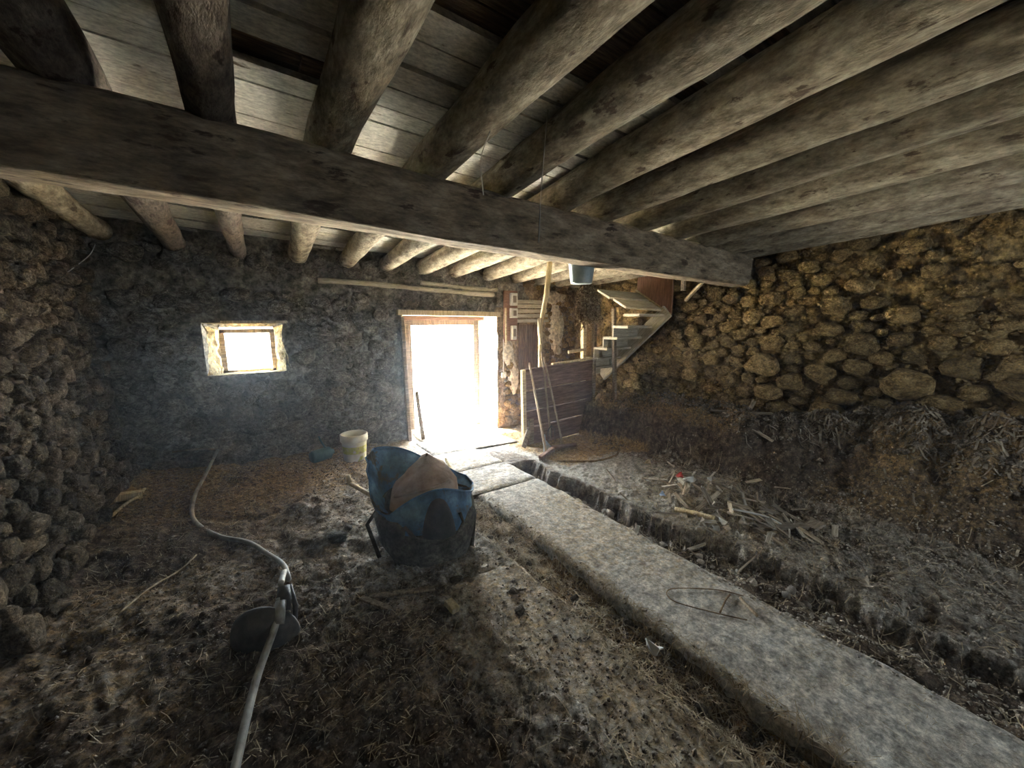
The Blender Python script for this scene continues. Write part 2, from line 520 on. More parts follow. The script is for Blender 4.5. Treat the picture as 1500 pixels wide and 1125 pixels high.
def bank_h(x, y):
    toe = 3.98 - 0.30 * sstep(1.9, 0.2, y) + 0.09 * fbm(x * 0.2, y, 1.6, 3, 51)
    top = 0.54 + 0.06 * sstep(3.4, 2.4, y) + 0.27 * sstep(1.7, 0.7, y)
    wid = 0.20 + 0.85 * sstep(1.9, 0.9, y)
    t = sstep(0, 1, np.clip((x - toe) / wid, 0, 1))
    lump = 0.13 * fbm(x, y, 4.2, 5, 52, 0.6) * np.clip((x - toe) / 0.2, 0, 1)
    return top * t + lump * sstep(0, 0.4, t)


def base_z(x, y):
    z = -0.045 * (x - 0.9) * sstep(2.6, 5.0, y)
    z = z + 0.13 * np.exp(-np.clip(x - XL, 0, 9) / 0.28) * sstep(0, 2, y)
    return z


def in_g1(x, y):
    l, r = gut1(y)
    return sstep(l - 0.012, l + 0.02, x) * sstep(r + 0.01, r - 0.012, x) * sstep(2.95, 2.86, y)


def in_g2(x, y):
    l, r = gut2(y)
    return sstep(l - 0.01, l + 0.015, x) * sstep(r + 0.04, r - 0.03, x) * sstep(3.5, 3.42, y)


def slab_mask(x, y):
    """where the cast concrete lies (walkway and the apron by the door)"""
    a = (x > 1.66) & (x < 2.35) & (y < 3.0)
    b = (x > 1.36) & (x < 2.36) & (y >= 2.9) & (y < 4.3)
    c = (x > 1.75) & (x < 3.05) & (y >= 4.2)
    d = (x > 1.02 + 0.07 * fbm(x, y, 3.0, 4, 18)) & (x < 1.37) & (y < 1.80 + 0.15 * fbm(x, y, 4.0, 3, 19))
    return a | b | c | d


def ground(x, y):
    x = np.asarray(x, float); y = np.asarray(y, float)
    z = base_z(x, y)
    left = sstep(1.4, 1.2, x)
    right = sstep(2.7, 2.8, x)
    rough = 0.028 * left + right * (0.012 + 0.03 * sstep(2.3, 1.2, y))
    z = z + rough * (fbm(x, y, 2.3, 5, 11, 0.6)) + (0.018 * left + 0.014 * right) * fbm(x, y, 11, 4, 12, 0.7)
    z = z + (0.011 * left + 0.012 * right + 0.006) * fbm(x, y, 34, 3, 17, 0.6) * (1 - 0.6 * sstep(2.5, 3.5, y))
    z = z - (0.03 * left + 0.02 * right * sstep(2.2, 1.4, y)) * sstep(0.16, 0.45, fbm(x, y, 3.6, 3, 16))
    z = z + 0.05 * left * sstep(0.45, 0.7, fbm(x, y, 1.1, 3, 14) + 0.5) * sstep(1.3, 0.4, x)
    # old concrete remnant along the left lip of the first gutter
    z = z + 0.012 * sstep(0.86, 0.92, x + 0.1 * fbm(x, y, 2.5, 3, 15)) * left * sstep(2.2, 1.4, y)
    g1 = in_g1(x, y); g2 = in_g2(x, y)
    z = z - g1 * (0.065 + 0.06 * fbm(x, y, 7, 4, 21) + 0.02 * sstep(1.3, 0.6, y) - 0.03 * sstep(1.6, 2.6, y))
    z = z - g2 * (0.15 + 0.07 * fbm(x, y, 6, 4, 22) - 0.06 * sstep(1.6, 0.7, y))
    z = z + 0.13 * np.exp(-(((x - 3.35) / 0.5) ** 2 + ((y - 1.55) / 0.55) ** 2)) * (0.8 + 0.5 * fbm(x, y, 6, 4, 23))
    z = z - 0.09 * np.exp(-(((x - 3.72) / 0.28) ** 2 + ((y - 1.18) / 0.3) ** 2))
    z = z - 0.06 * np.exp(-(((x - 3.3) / 0.25) ** 2 + ((y - 0.55) / 0.1) ** 2)) - 0.05 * np.exp(-(((x - 2.95) / 0.2) ** 2 + ((y - 0.28) / 0.1) ** 2))
    z = z + bank_h(x, y)
    z = np.where(slab_mask(x, y), np.minimum(z, base_z(x, y) - 0.035), z)
    return z


def surf(x, y):
    """top surface including the slabs"""
    g = ground(x, y)
    return np.where(slab_mask(np.asarray(x, float), np.asarray(y, float)), base_z(np.asarray(x, float), np.asarray(y, float)) + 0.004, g)


def gz(x, y):
    return float(surf(np.array([x]), np.array([y]))[0])


# ------------------------------------------------------------------ floor
xs = np.arange(XL - 0.25, XR + 0.25, 0.0125)
ys = np.arange(-0.4, YB + 0.2, 0.0125)
GX, GY = np.meshgrid(xs, ys, indexing='ij')
GZ = ground(GX, GY)
n1 = fbm(GX, GY, 1.4, 4, 31)
straw = np.clip(0.55 * sstep(3.2, 4.6, GY) * sstep(2.0, 1.2, GX) + 0.12 * sstep(1.5, 0.8, GX)
                + 0.95 * sstep(2.75, 2.9, GX) * sstep(2.9, 3.15, GY + 0.35 * sstep(3.6, 4.2, GX) + 0.1 * n1) * sstep(4.5, 4.0, GX)
                + 0.45 * sstep(1.3, 1.5, GX) * sstep(1.75, 1.6, GX) * sstep(2.9, 2.0, GY)
                + 0.3 * n1, 0, 1)
dust_and_light = np.clip(0.45 * sstep(-0.5, 0.5, GX + 0.3 * n1) * sstep(1.7, 2.3, GY) * sstep(4.2, 3.4, GY) * sstep(1.45, 1.35, GX) + 0.6 * sstep(0.6, 1.1, GX + 0.3 * n1) * sstep(1.45, 1.35, GX) + 0.85 * sstep(2.62, 2.8, GX) * sstep(3.9, 3.5, GX + 0.2 * n1) * sstep(0.6, 1.6, GY)  # pale dust, first term also paints the door-lit floor wedge brighter
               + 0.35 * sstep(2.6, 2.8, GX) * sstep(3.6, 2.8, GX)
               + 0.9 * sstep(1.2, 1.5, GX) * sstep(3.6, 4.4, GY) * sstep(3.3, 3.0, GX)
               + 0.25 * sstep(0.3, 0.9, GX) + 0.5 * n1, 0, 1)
dust_and_light *= 1 - np.clip(in_g1(GX, GY) + in_g2(GX, GY), 0, 1) * 0.8
dust_and_light *= 1 - 0.9 * np.exp(-(((GX - 3.5) / 0.5) ** 2 + ((GY - 1.35) / 0.5) ** 2))
bk = bank_h(GX, GY)
straw = np.where(bk > 0.08, np.clip(0.35 * sstep(0.35, 0.6, bk) * sstep(1.6, 1.2, GY) + 0.5 * sstep(0.4, 0.5, bk) * sstep(1.5, 2.4, GY) + 0.5 * n1, 0, 1), straw)
dust_and_light = np.where(bk > 0.08, 0, dust_and_light)
floor = struct(np_grid('floor', np.stack([GX, GY, GZ], -1), 'dirt', None, {'straw': straw, 'dust_and_light': dust_and_light}),
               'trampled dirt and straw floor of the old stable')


rx0 = np.linspace(XL - .25, XR + .25, 60); ry0 = np.linspace(YN - .2, -.35, 30)
EX, EY = np.meshgrid(rx0, ry0, indexing='ij')
np_grid('floor_back', np.stack([EX, EY, ground(EX, EY) - .01], -1), 'dirt', floor, {'straw': EX * 0, 'dust_and_light': EX * 0})


def slab(y0, y1, xl, xr, seed):
    yy = np.arange(y0, y1 + 1e-6, 0.025)
    nx = 40
    P = np.zeros((len(yy), nx + 4, 3)); st = np.zeros(P.shape[:2])
    for i, y in enumerate(yy):
        l = xl + 0.02 * float(fbm(y, 1.0, 4, 4, seed)) + 0.007 * float(fbm(y, 2.0, 22, 3, seed))
        r = xr + 0.02 * float(fbm(y, 3.0, 4, 4, seed)) + 0.007 * float(fbm(y, 4.0, 22, 3, seed))
        x = np.linspace(l, r, nx)
        z = base_z(x, y) + 0.006 * fbm(x, x * 0 + y, 3, 5, seed) + 0.004 * fbm(x, x * 0 + y, 14, 3, seed) + 0.004
        z[0] -= 0.008; z[-1] -= 0.008
        P[i, 2:-2] = np.stack([x, np.full(nx, y), z], -1)
        P[i, 1] = (l - 0.004, y, z[0] - 0.03); P[i, 0] = (l - 0.002, y, z[0] - 0.2)
        P[i, -2] = (r + 0.004, y, z[-1] - 0.03); P[i, -1] = (r + 0.002, y, z[-1] - 0.2)
        st[i, 2:-2] = (0.15 if xl > 1.3 else 0.5) + 0.4 * fbm(x, x * 0 + y, 1.7, 4, seed + 3)
    P[0, :, 2] -= 0.012; P[-1, :, 2] -= 0.012
    return np_grid('concrete_slab', P, 'slab', floor, {'straw': np.clip(st, 0, 1)}, True, None, True)


slab(YN, 2.985, 1.66, 2.352, 61)
slab(-.4, 1.98, .90, 1.37, 67)
slab(3.0, 3.62, 1.36, 2.36, 63)
slab(3.63, 4.28, 1.36, 2.36, 64)
slab(4.29, 4.92, 1.78, 3.04, 65)
slab(4.93, 5.62, 1.9, 3.04, 66)

# ground outside
yg = np.linspace(YB + 0.42, 24, 40); xg = np.linspace(-16, 22, 40)
OX, OY = np.meshgrid(xg, yg, indexing='ij')
yard = struct(np_grid('ground_yard', np.stack([OX, OY, -0.14 + 0.05 * fbm(OX, OY, 0.5, 3, 71)], -1), 'yard'), 'pale sunlit yard outside the doorway')


# ------------------------------------------------------------------ walls
def wall_disp(u, v, seed, amp=0.05):
    return amp * fbm(u, v, 2.0, 4, seed) + amp * 0.9 * fbm(u, v, 8.5, 4, seed + 3, 0.65)


DOOR = dict(x0=1.74, x1=3.20, z1=1.675, ix0=2.00, ix1=3.07, iz1=1.60)
WIN = dict(x0=-0.36, x1=0.36, z0=1.04, z1=1.59, ix0=-0.25, ix1=0.28, iz0=1.0, iz1=1.50)
HOLE = dict(x0=3.62, x1=4.09, z0=0.62, z1=1.55)
TOPZ = 2.95

M['mortar_pier'] = simple_mat('tan_mortar', [(0.3, (.16, .105, .055)), (0.5, (.31, .225, .13)), (0.7, (.47, .37, .24))], 7, bstr=1.0, bdist=0.05, bscale=16, speck=0.5)
# back wall: grid over (x, z), facing -y
bx = np.arange(XL - 0.3, XR + 0.3, 0.024); bz = np.arange(-0.45, TOPZ, 0.024)
BX, BZ = np.meshgrid(bx, bz, indexing='ij')
BD = wall_disp(BX, BZ, 81, 0.045)
cxm = (BX[:-1, :-1] + BX[1:, 1:]) / 2; czm = (BZ[:-1, :-1] + BZ[1:, 1:]) / 2
inside = lambda h, z0: (cxm > h['x0']) & (cxm < h['x1']) & (czm > z0) & (czm < h['z1'])
keep = ~(inside(DOOR, -9) | inside(WIN, WIN['z0']) | inside(HOLE, HOLE['z0']))
wall_back = struct(np_grid('wall_back', np.stack([BX, YB - BD, BZ], -1), 'mortar_grey', None, None, True, keep),
                   'grey rubble back wall with the small window and the doorway')


wall_back.data.materials.append(M['mortar_pier'])
for pg in wall_back.data.polygons:
    if pg.center.x > 3.12 + 0.25 * float(fbm(pg.center.z, 0.0, 3, 3, 88)) + (0.6 if pg.center.z > 1.8 else 0):
        pg.material_index = 1


def reveal(name, pa, pb, mat, parent, seed, n1=26, n2=14, amp=0.025):
    """rough reveal surface lofted between two polylines (inner edge, outer edge)"""
    pa = [Vector(p) for p in pa]; pb = [Vector(p) for p in pb]
    P = np.zeros((n1, n2, 3))
    for i in range(n1):
        t = i / (n1 - 1)
        a = pa[0].lerp(pa[1], t); b = pb[0].lerp(pb[1], t)
        for j in range(n2):
            P[i, j] = a.lerp(b, j / (n2 - 1))
    nrm = (pa[1] - pa[0]).cross(pb[0] - pa[0]).normalized()
    uu, vv = np.meshgrid(np.linspace(0, (pa[1] - pa[0]).length, n1), np.linspace(0, (pb[0] - pa[0]).length, n2), indexing='ij')
    d = amp * fbm(uu, vv, 5, 4, seed)
    P += d[..., None] * np.array(nrm)
    return np_grid(name, P, mat, parent)


YO = YB + 0.52
D, W_ = DOOR, WIN
reveal('door_reveal', [(D['x1'] + .01, YB - .03, -.3), (D['x1'] + .01, YB - .03, D['z1'])], [(D['ix1'] + .07, YO, -.3), (D['ix1'] + .07, YO, D['iz1'] + .05)], 'plaster', wall_back, 91)
reveal('door_reveal', [(D['x0'] - .01, YB - .03, -.3), (D['x0'] - .01, YB - .03, D['z1'])], [(D['ix0'] - .07, YO, -.3), (D['ix0'] - .07, YO, D['iz1'] + .05)], 'mortar_grey', wall_back, 92)
reveal('window_reveal', [(W_['x0'], YB - .03, W_['z0']), (W_['x0'], YB - .03, W_['z1'])], [(W_['ix0'], YO, W_['iz0']), (W_['ix0'], YO, W_['iz1'])], 'reveal_tan', wall_back, 93, amp=0.07)
reveal('window_reveal', [(W_['x1'], YB - .03, W_['z0']), (W_['x1'], YB - .03, W_['z1'])], [(W_['ix1'], YO, W_['iz0']), (W_['ix1'], YO, W_['iz1'])], 'reveal_tan', wall_back, 94, amp=0.07)
reveal('window_reveal', [(W_['x0'], YB - .03, W_['z0']), (W_['x1'], YB - .03, W_['z0'])], [(W_['ix0'], YO, W_['iz0']), (W_['ix1'], YO, W_['iz0'])], 'reveal_tan', wall_back, 95)
# lintels: boards over door and window
board('lintel', (1.66, YB + 0.13, 1.715), (3.24, YB + 0.13, 1.70), 0.40, 0.07, 'palewood', wall_back)
board('lintel', (1.70, YO - 0.1, 1.665), (3.20, YO - 0.1, 1.66), 0.24, 0.10, 'plank', wall_back)
board('lintel', (-0.40, YB + 0.26, 1.595), (0.40, YB + 0.26, 1.595), 0.56, 0.03, 'palewood', wall_back)
for k, (xa, za, xb, zb, rr0) in enumerate(((0.75, 2.07, 3.15, 2.00, .035), (2.0, 2.10, 3.22, 2.06, .03))):
    tube('wall_timber', [(xa + (xb - xa) * t, YB - .015 - .012 * math.sin(9 * t + k), za + (zb - za) * t + .012 * math.sin(6 * t + k)) for t in np.linspace(0, 1, 16)], rr0, 'stairwood', wall_back, 8, .5, 31 + k)
# outer skin so that the wall is thick
for (x0, x1, z0, z1) in ((XL - .8, W_['ix0'], -.6, TOPZ), (W_['ix1'], D['ix0'] - .06, -.6, TOPZ), (D['ix1'] + .06, XR + .8, -.6, TOPZ),
                         (W_['ix0'] - .01, W_['ix1'] + .01, -.6, W_['iz0']), (W_['ix0'] - .01, W_['ix1'] + .01, W_['iz1'] + .03, TOPZ), (D['ix0'] - .08, D['ix1'] + .08, D['iz1'] + .05, TOPZ)):
    bm = bmesh.new(); box_bm(bm, ((x0 + x1) / 2, YO + .03, (z0 + z1) / 2), (x1 - x0, 0.06, z1 - z0))
    from_bm('outer_skin', bm, 'mortar_grey', wall_back)

# left wall: grid over (y, z), facing +x
ly = np.arange(YN - 0.3, YB + 0.3, 0.026)
LY, LZ = np.meshgrid(ly, bz, indexing='ij')
LD = wall_disp(LY, LZ, 101, 0.06) + 0.10 * sstep(0.9, 0.0, LZ)
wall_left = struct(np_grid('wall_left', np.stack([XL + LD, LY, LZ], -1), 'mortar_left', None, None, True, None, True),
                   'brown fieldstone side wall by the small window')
# right wall: facing -x
RD = wall_disp(LY, LZ, 111, 0.06)


def xr_at(y):
    return XR + 0.05 * sstep(1.8, 0.3, y)


wall_right = struct(np_grid('wall_right', np.stack([xr_at(LY) - RD, LY, LZ], -1), 'mortar_warm', None, None, True, None, False),
                    'ochre fieldstone wall above the earth bank')
# rear wall behind the camera
rx = np.arange(XL - 0.3, XR + 0.3, 0.05); rz_ = np.arange(-0.45, TOPZ, 0.05)
QX, QZ = np.meshgrid(rx, rz_, indexing='ij')
qx = (QX[:-1, :-1] + QX[1:, 1:]) / 2; qz = (QZ[:-1, :-1] + QZ[1:, 1:]) / 2
keep = ~((abs(qx - 4.1) < 0.18) & (abs(qz - 1.45) < 0.23))          # unseen window, added to fill the ochre wall and near joists
wall_rear = struct(np_grid('wall_rear', np.stack([QX, YN + wall_disp(QX, QZ, 121, 0.05), QZ], -1), 'mortar_left', None, None, True, keep, True),
                   'rubble wall behind the viewer with a small window opening added for fill light')


# ------------------------------------------------------------------ stones of the walls
def stone_mesh(k, sub=2):
    bm = bmesh.new()
    bmesh.ops.create_icosphere(bm, subdivisions=sub, radius=1.0)
    rnd = random.Random(100 + k)
    planes = []
    for _ in range(13):
        d = Vector((rnd.gauss(0, 1), rnd.gauss(0, 1), rnd.gauss(0, 1))).normalized()
        planes.append((d, rnd.uniform(0.66, 1.0)))
    for v in bm.verts:
        p = Vector([math.copysign(abs(q) ** 0.62, q) for q in v.co]) * 0.93
        for d, h in planes:                       # soft facets
            s = p.dot(d) - h
            if s > 0:
                p -= d * s * 0.85
        p *= 1.05 + 0.22 * float(fbm(p.x * 1.3 + p.z + k * 5, p.y * 1.3 - p.z * 0.7, 1.6, 3, 200 + k))
        v.co = p
    me = bpy.data.meshes.new('stone')
    bm.to_mesh(me); bm.free()
    me.polygons.foreach_set('use_smooth', [True] * len(me.polygons))
    return me


def stone_set(mat, n=9, base=0, sub=2):
    out = []
    for k in range(n):
        me = stone_mesh(base + k, sub); me.materials.append(M[mat]); out.append(me)
    return out


ST_WARM, ST_GREY, ST_LEFT = stone_set('stone_warm', 9, 0), stone_set('stone_grey', 7, 20), stone_set('stone_left', 7, 40)
ST_DEB = stone_set('debris', 7, 60, 1)


def pack(u0, u1, v0, v1, sizefn, ok, tries, maxn, rnd, gap=0.92):
    placed = []
    for t in range(tries):
        prog = t / tries
        u, v = rnd.uniform(u0, u1), rnd.uniform(v0, v1)
        if not ok(u, v):
            continue
        smax, smin = sizefn(u, v)
        a = smax + (smin - smax) * prog ** 0.6
        a *= rnd.uniform(0.85, 1.15)
        b = a * rnd.uniform(0.55, 0.85)
        if all(((u - p[0]) / (a + p[2])) ** 2 + ((v - p[1]) / (b + p[3])) ** 2 > gap ** 2 for p in placed):
            placed.append((u, v, a, b))
            if len(placed) >= maxn:
                break
    return placed


def lay(placed, pos, meshes, parent, rnd, depth=0.7, sink=0.35, axis='x'):
    for (u, v, a, b) in placed:
        o = bpy.data.objects.new('stone', rnd.choice(meshes))
        COL.objects.link(o)
        d = depth * (a + b) / 2
        p, out = pos(u, v)
        o.location = Vector(p) + Vector(out) * (d * (0.5 - sink))
        tilt = rnd.uniform(-0.3, 0.3)
        if axis == 'x':     # wall normal along x, u = y
            o.scale = (d, a, b)
            o.rotation_euler = (tilt, rnd.uniform(-.15, .15), rnd.uniform(-.15, .15))
        else:               # wall normal along y, u = x
            o.scale = (a, d, b)
            o.rotation_euler = (rnd.uniform(-.15, .15), tilt, rnd.uniform(-.15, .15))
        o.parent = parent


rr = random.Random(5)


def right_size(u, v):
    if v < 1.15 and u < 2.0:
        return 0.18, 0.06
    if u > 2.2:
        return 0.11, 0.045
    return 0.12, 0.045


def right_ok(u, v):
    if v < float(bank_h(np.array(4.85), np.array(u))) - 0.02:
        return False
    plastered = float(fbm(u, v, 1.3, 3, 131))
    if u < 1.5 and v > 1.55 + 0.25 * plastered + 0.15 * max(u, 0):
        return rr.random() < 0.05
    if u > 3.1 and 0.9 < v < 2.0:
        return rr.random() < 0.02
    return v < 2.45 - 0.02 * u


pk = pack(-0.15, 4.3, 0.5, 2.45, right_size, right_ok, 9000, 300, rr)
lay(pk, lambda u, v: ((float(xr_at(u)) - 0.01, u, v), (-1, 0, 0)), ST_WARM, wall_right, rr, 0.85, 0.36)
pk = pack(2.5, 5.0, 0.05, 2.4, lambda u, v: (0.10, 0.04), lambda u, v: True, 9000, 300, rr)
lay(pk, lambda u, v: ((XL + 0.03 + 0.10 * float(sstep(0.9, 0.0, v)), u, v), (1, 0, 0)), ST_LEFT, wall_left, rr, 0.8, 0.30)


def back_ok(u, v):
    if -0.50 < u < 0.50 and 0.93 < v < 1.72:
        return False
    if 1.58 < u < 3.36 and v < 1.82:
        return False
    if 1.9 < v < 2.14:
        return False
    if 3.2 < u < 3.62 and v > 1.2:
        return False
    if 3.5 < u < 4.2 and 0.5 < v < 2.1:
        return False
    return True


pk = pack(-1.05, 3.2, 0.0, 2.3, lambda u, v: (0.13, 0.045), back_ok, 7000, 280, rr)
lay(pk, lambda u, v: ((u, YB - 0.0, v), (0, -1, 0)), ST_GREY, wall_back, rr, 0.55, 0.42, 'y')
pk = pack(3.22, 4.8, -0.05, 2.3, lambda u, v: (0.085, 0.035), back_ok, 5000, 120, rr)
lay(pk, lambda u, v: ((u, YB - 0.01, v), (0, -1, 0)), ST_WARM, wall_back, rr, 0.6, 0.38, 'y')



def wall_rubble(name, n, u0, u1, v0, v1, pos, mat, parent, smin, smax, ok):
    base = np.array([(1, 0, 0), (-1, 0, 0), (0, 1, 0), (0, -1, 0), (0, 0, 1), (0, 0, -1)], float)
    fc = [(0, 2, 4), (2, 1, 4), (1, 3, 4), (3, 0, 4), (2, 0, 5), (1, 2, 5), (3, 1, 5), (0, 3, 5)]
    V, Fc = [], []
    r4 = random.Random(n)
    while len(V) < n * 6:
        u, v = r4.uniform(u0, u1), r4.uniform(v0, v1)
        if not ok(u, v):
            continue
        s_ = r4.uniform(smin, smax)
        c = np.array(pos(u, v)); b = len(V)
        R = np.array(Euler((r4.uniform(0, 6), r4.uniform(0, 6), r4.uniform(0, 6))).to_matrix())
        P = (base * np.array([[r4.uniform(.6, 1.3)] for _ in range(6)])) @ R.T * s_ * np.array([1, 1, .75])
        V += [tuple(c + p) for p in P]
        Fc += [(f[0] + b, f[1] + b, f[2] + b) for f in fc]
    o = mesh(name, V, Fc, mat, parent)
    o['kind'] = 'stuff'
    return o


wall_rubble('rubble_fill', 2600, -.3, 4.6, .45, 2.5, lambda u, v: (float(xr_at(u)) - .02 - float(wall_disp(u, v, 111, .06)), u, v), 'mortar_warm', wall_right, .012, .042,
            lambda u, v: not ((u < 1.5 and v > 1.7) or (u > 2.8 and .85 < v < 2.05)) or random.random() < .2)
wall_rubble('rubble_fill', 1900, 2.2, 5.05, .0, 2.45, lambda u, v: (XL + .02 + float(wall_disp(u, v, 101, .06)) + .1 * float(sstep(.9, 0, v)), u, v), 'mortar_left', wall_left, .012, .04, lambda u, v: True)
wall_rubble('rubble_fill', 2400, -1.1, 4.8, .0, 2.35, lambda u, v: (u, YB - .01 - float(wall_disp(u, v, 81, .045)), v), 'mortar_grey', wall_back, .01, .032, back_ok)

# ------------------------------------------------------------------ ceiling: old boards above, whitewashed planks below
cxs = np.linspace(XL - 0.6, XR + 0.6, 60); cys = np.linspace(YN - 0.6, YB + 0.7, 60)
CX, CY = np.meshgrid(cxs, cys, indexing='ij')
ceiling = struct(np_grid('ceiling', np.stack([CX, CY, deck(CX, CY) + 0.062], -1), 'oldboard', None, None, False, None, True),
                 'plank ceiling with peeling whitewash over log joists')
np_grid('roof_underlay', np.stack([CX, CY, deck(CX, CY) + 0.09], -1), 'oldboard', ceiling, None, False)

JX = [(-1.02, .11), (-.50, .12), (-.035, .095), (.465, .118), (1.0, .112), (1.485, .112), (1.985, .115), (2.41, .118), (2.90, .112), (3.39, .12), (3.86, .115), (4.38, .12), (4.79, .09)]
JB = [-1.02, -.50, .01, .56, 1.08, 1.55, 2.05, 2.51, 3.05, 3.58, 4.02, 4.45, 4.80]
JN = [-1.05, -.52, -.06, 0.42, .93, 1.35, 1.79, 2.31, 2.78, 3.34, 3.96, 4.54, 4.84]


def jx(i, y):
    if y > 2.3:
        return JX[i][0] + (JB[i] - JX[i][0]) * (y - 2.3) / 2.8
    return JX[i][0] + (JN[i] - JX[i][0]) * (2.3 - y) / 2.0


def plank(x0, x1, y0, y1):
    V = []
    for dz in (0.0, 0.026):
        for (x, y) in ((x0, y0), (x1, y0), (x1, y1), (x0, y1)):
            V.append((x, y, float(deck(x, y)) + dz))
    j = random.uniform(-0.005, 0.009)
    V = [(a, b, c + j) for a, b, c in V]
    c = Vector(((x0 + x1) / 2, (y0 + y1) / 2, V[0][2]))
    V = [Vector(v) - c for v in V]
    o = mesh('plank', V, [(3, 2, 1, 0), (4, 5, 6, 7), (0, 1, 5, 4), (1, 2, 6, 5), (2, 3, 7, 6), (3, 0, 4, 7)], 'whitewash', ceiling)
    o.location = c
    return o


rp = random.Random(11)
GONE = {}      # bay index -> list of (y0, y1) stretches where the planks are gone
GONE[1] = [(1.7, 1.9)]
GONE[2] = [(1.95, 2.1), (1.3, 1.6)]
GONE[3] = [(-2.3, 1.36)]
GONE[4] = [(-2.3, 1.38)]
GONE[5] = [(1.02, 1.2), (0.72, 0.98), (0.2, 0.45), (-2.3, -0.3)]
GONE[6] = [(0.8, 2.0), (0.2, 0.4)]
GONE[7] = [(0.5, 0.7), (-2.3, -0.4)]
y = YN
while y < YB + 0.02:
    wdt = rp.uniform(0.135, 0.18)
    y1 = min(y + wdt, YB + 0.06)
    ym = (y + y1) / 2
    stops = [0]
    runs = []
    start = 0
    bays = list(range(len(JX) - 1))
    cur = None
    for b in bays:
        gone = any(g0 <= ym <= g1 for g0, g1 in GONE.get(b, []))
        brk = rp.random() < 0.3
        if gone:
            if cur is not None:
                runs.append((cur, b)); cur = None
        else:
            if cur is None:
                cur = b
            elif brk and b - cur >= 2:
                runs.append((cur, b)); cur = b
    if cur is not None:
        runs.append((cur, len(JX) - 1))
    for (a, b) in runs:
        x0 = jx(a, ym) + 0.003 if a else XL - 0.05
        x1 = jx(b, ym) - 0.003 if b < len(JX) - 1 else XR + 0.05
        plank(x0, x1, y + 0.007, y1 - 0.007)
    y = y1
# exposed old boards above the gaps
for i, yb in enumerate(np.arange(-0.6, 2.2, 0.16)):
    board('upper_board', (0.3, yb + 0.08, float(deck(0.4, yb)) + 0.045), (2.9, yb + 0.08, float(deck(2.9, yb)) + 0.045), 0.150 + 0.006 * (i % 3), 0.022, 'oldboard', ceiling)

board('lath', (2.175, 2.15, float(deck(2.2, 2.15)) - .014), (2.06, .75, float(deck(2.06, .75)) - .014), .05, .02, 'oldboard', ceiling)
for i, (xm, r) in enumerate(JX):
    yy = np.linspace(YN + 0.02, YB + 0.03, 46)
    pts = []; rads = []
    for yv in yy:
        x = jx(i, yv) + 0.016 * float(fbm(yv, i * 3.1, 0.8, 3, 141))
        tz = r * (0.80 if yv > 4 else 1.0)
        rr_ = r * (1 + 0.10 * float(fbm(yv, i * 5.7, 1.1, 3, 142))) * (1 - 0.16 * float(sstep(2.6, 5.0, yv)))
        pts.append((x, yv, float(joist_bottom(x, yv)) + rr_ + 0.008 * float(fbm(yv, i * 2.2, 1.2, 2, 143))))
        rads.append(rr_)
    V, Fc = tube_data(pts, rads, 18, True, 0.12, i + 1)
    V = [Vector((v.x, v.y, min(v.z, float(deck(v.x, v.y)) - .004))) for v in V]
    o = mesh('log_joist', V, Fc, 'log_shaded' if i in (1, 2) else 'log', None, True)
    if i == 0:
        tag(o, 'thin log joist running along the brown stone side wall', 'joist')
    elif i == 12:
        tag(o, 'pale log joist laid against the top of the ochre stone wall', 'joist')
    else:
        nth = ['', 'second', 'third', 'fourth', 'fifth', 'sixth', 'seventh', 'seventh', 'sixth', 'fifth', 'fourth', 'third', 'second'][i if i < 7 else i]
        look = 'shade-darkened round' if i < 3 else ('grey limewashed round' if i < 8 else 'yellowed round')
        side = 'brown side wall' if i < 7 else 'ochre wall'
        tag(o, '%s log joist, %s from the %s' % (look, nth, side), 'joist', 'round log joists over the beam')


# main beam
def beam_mesh():
    X = np.linspace(XL - 0.1, XR + 0.05, 150)
    sect = []
    w, h, rc = 0.25, 0.335, 0.03
    for k in range(28):
        a = 2 * math.pi * k / 28
        c, s = math.cos(a), math.sin(a)
        m = max(abs(c), abs(s))
        px, pz = c / m, s / m
        ln = math.hypot(px, pz)
        f = min(1.0, 1.28 / ln)
        sect.append((px * f * w / 2, pz * f * h / 2))
    P = np.zeros((len(X), 28, 3))
    for i, x in enumerate(X):
        zb = 2.135 - 0.028 * x
        for k, (py, pz) in enumerate(sect):
            n = 0.012 * float(fbm(x, k * 0.5, 1.2, 3, 151)) + 0.006 * float(fbm(x, k * 0.9, 6, 2, 152))
            P[i, k] = (x, 2.325 + py * (1 + n * 4), zb + h / 2 + pz * (1 + n * 3) + 0.012 * float(fbm(x, 0.0, 0.7, 2, 153)))
    V = P.reshape(-1, 3)
    Fc = grid_faces(len(X), 28, False, True, True)
    Fc += [tuple(range(28)), tuple(range(len(V) - 1, len(V) - 29, -1))]
    return mesh('timber_beam', V, Fc, 'beam', None, True)


tag(beam_mesh(), 'massive squared dark timber beam carrying the log joists across the room', 'beam')

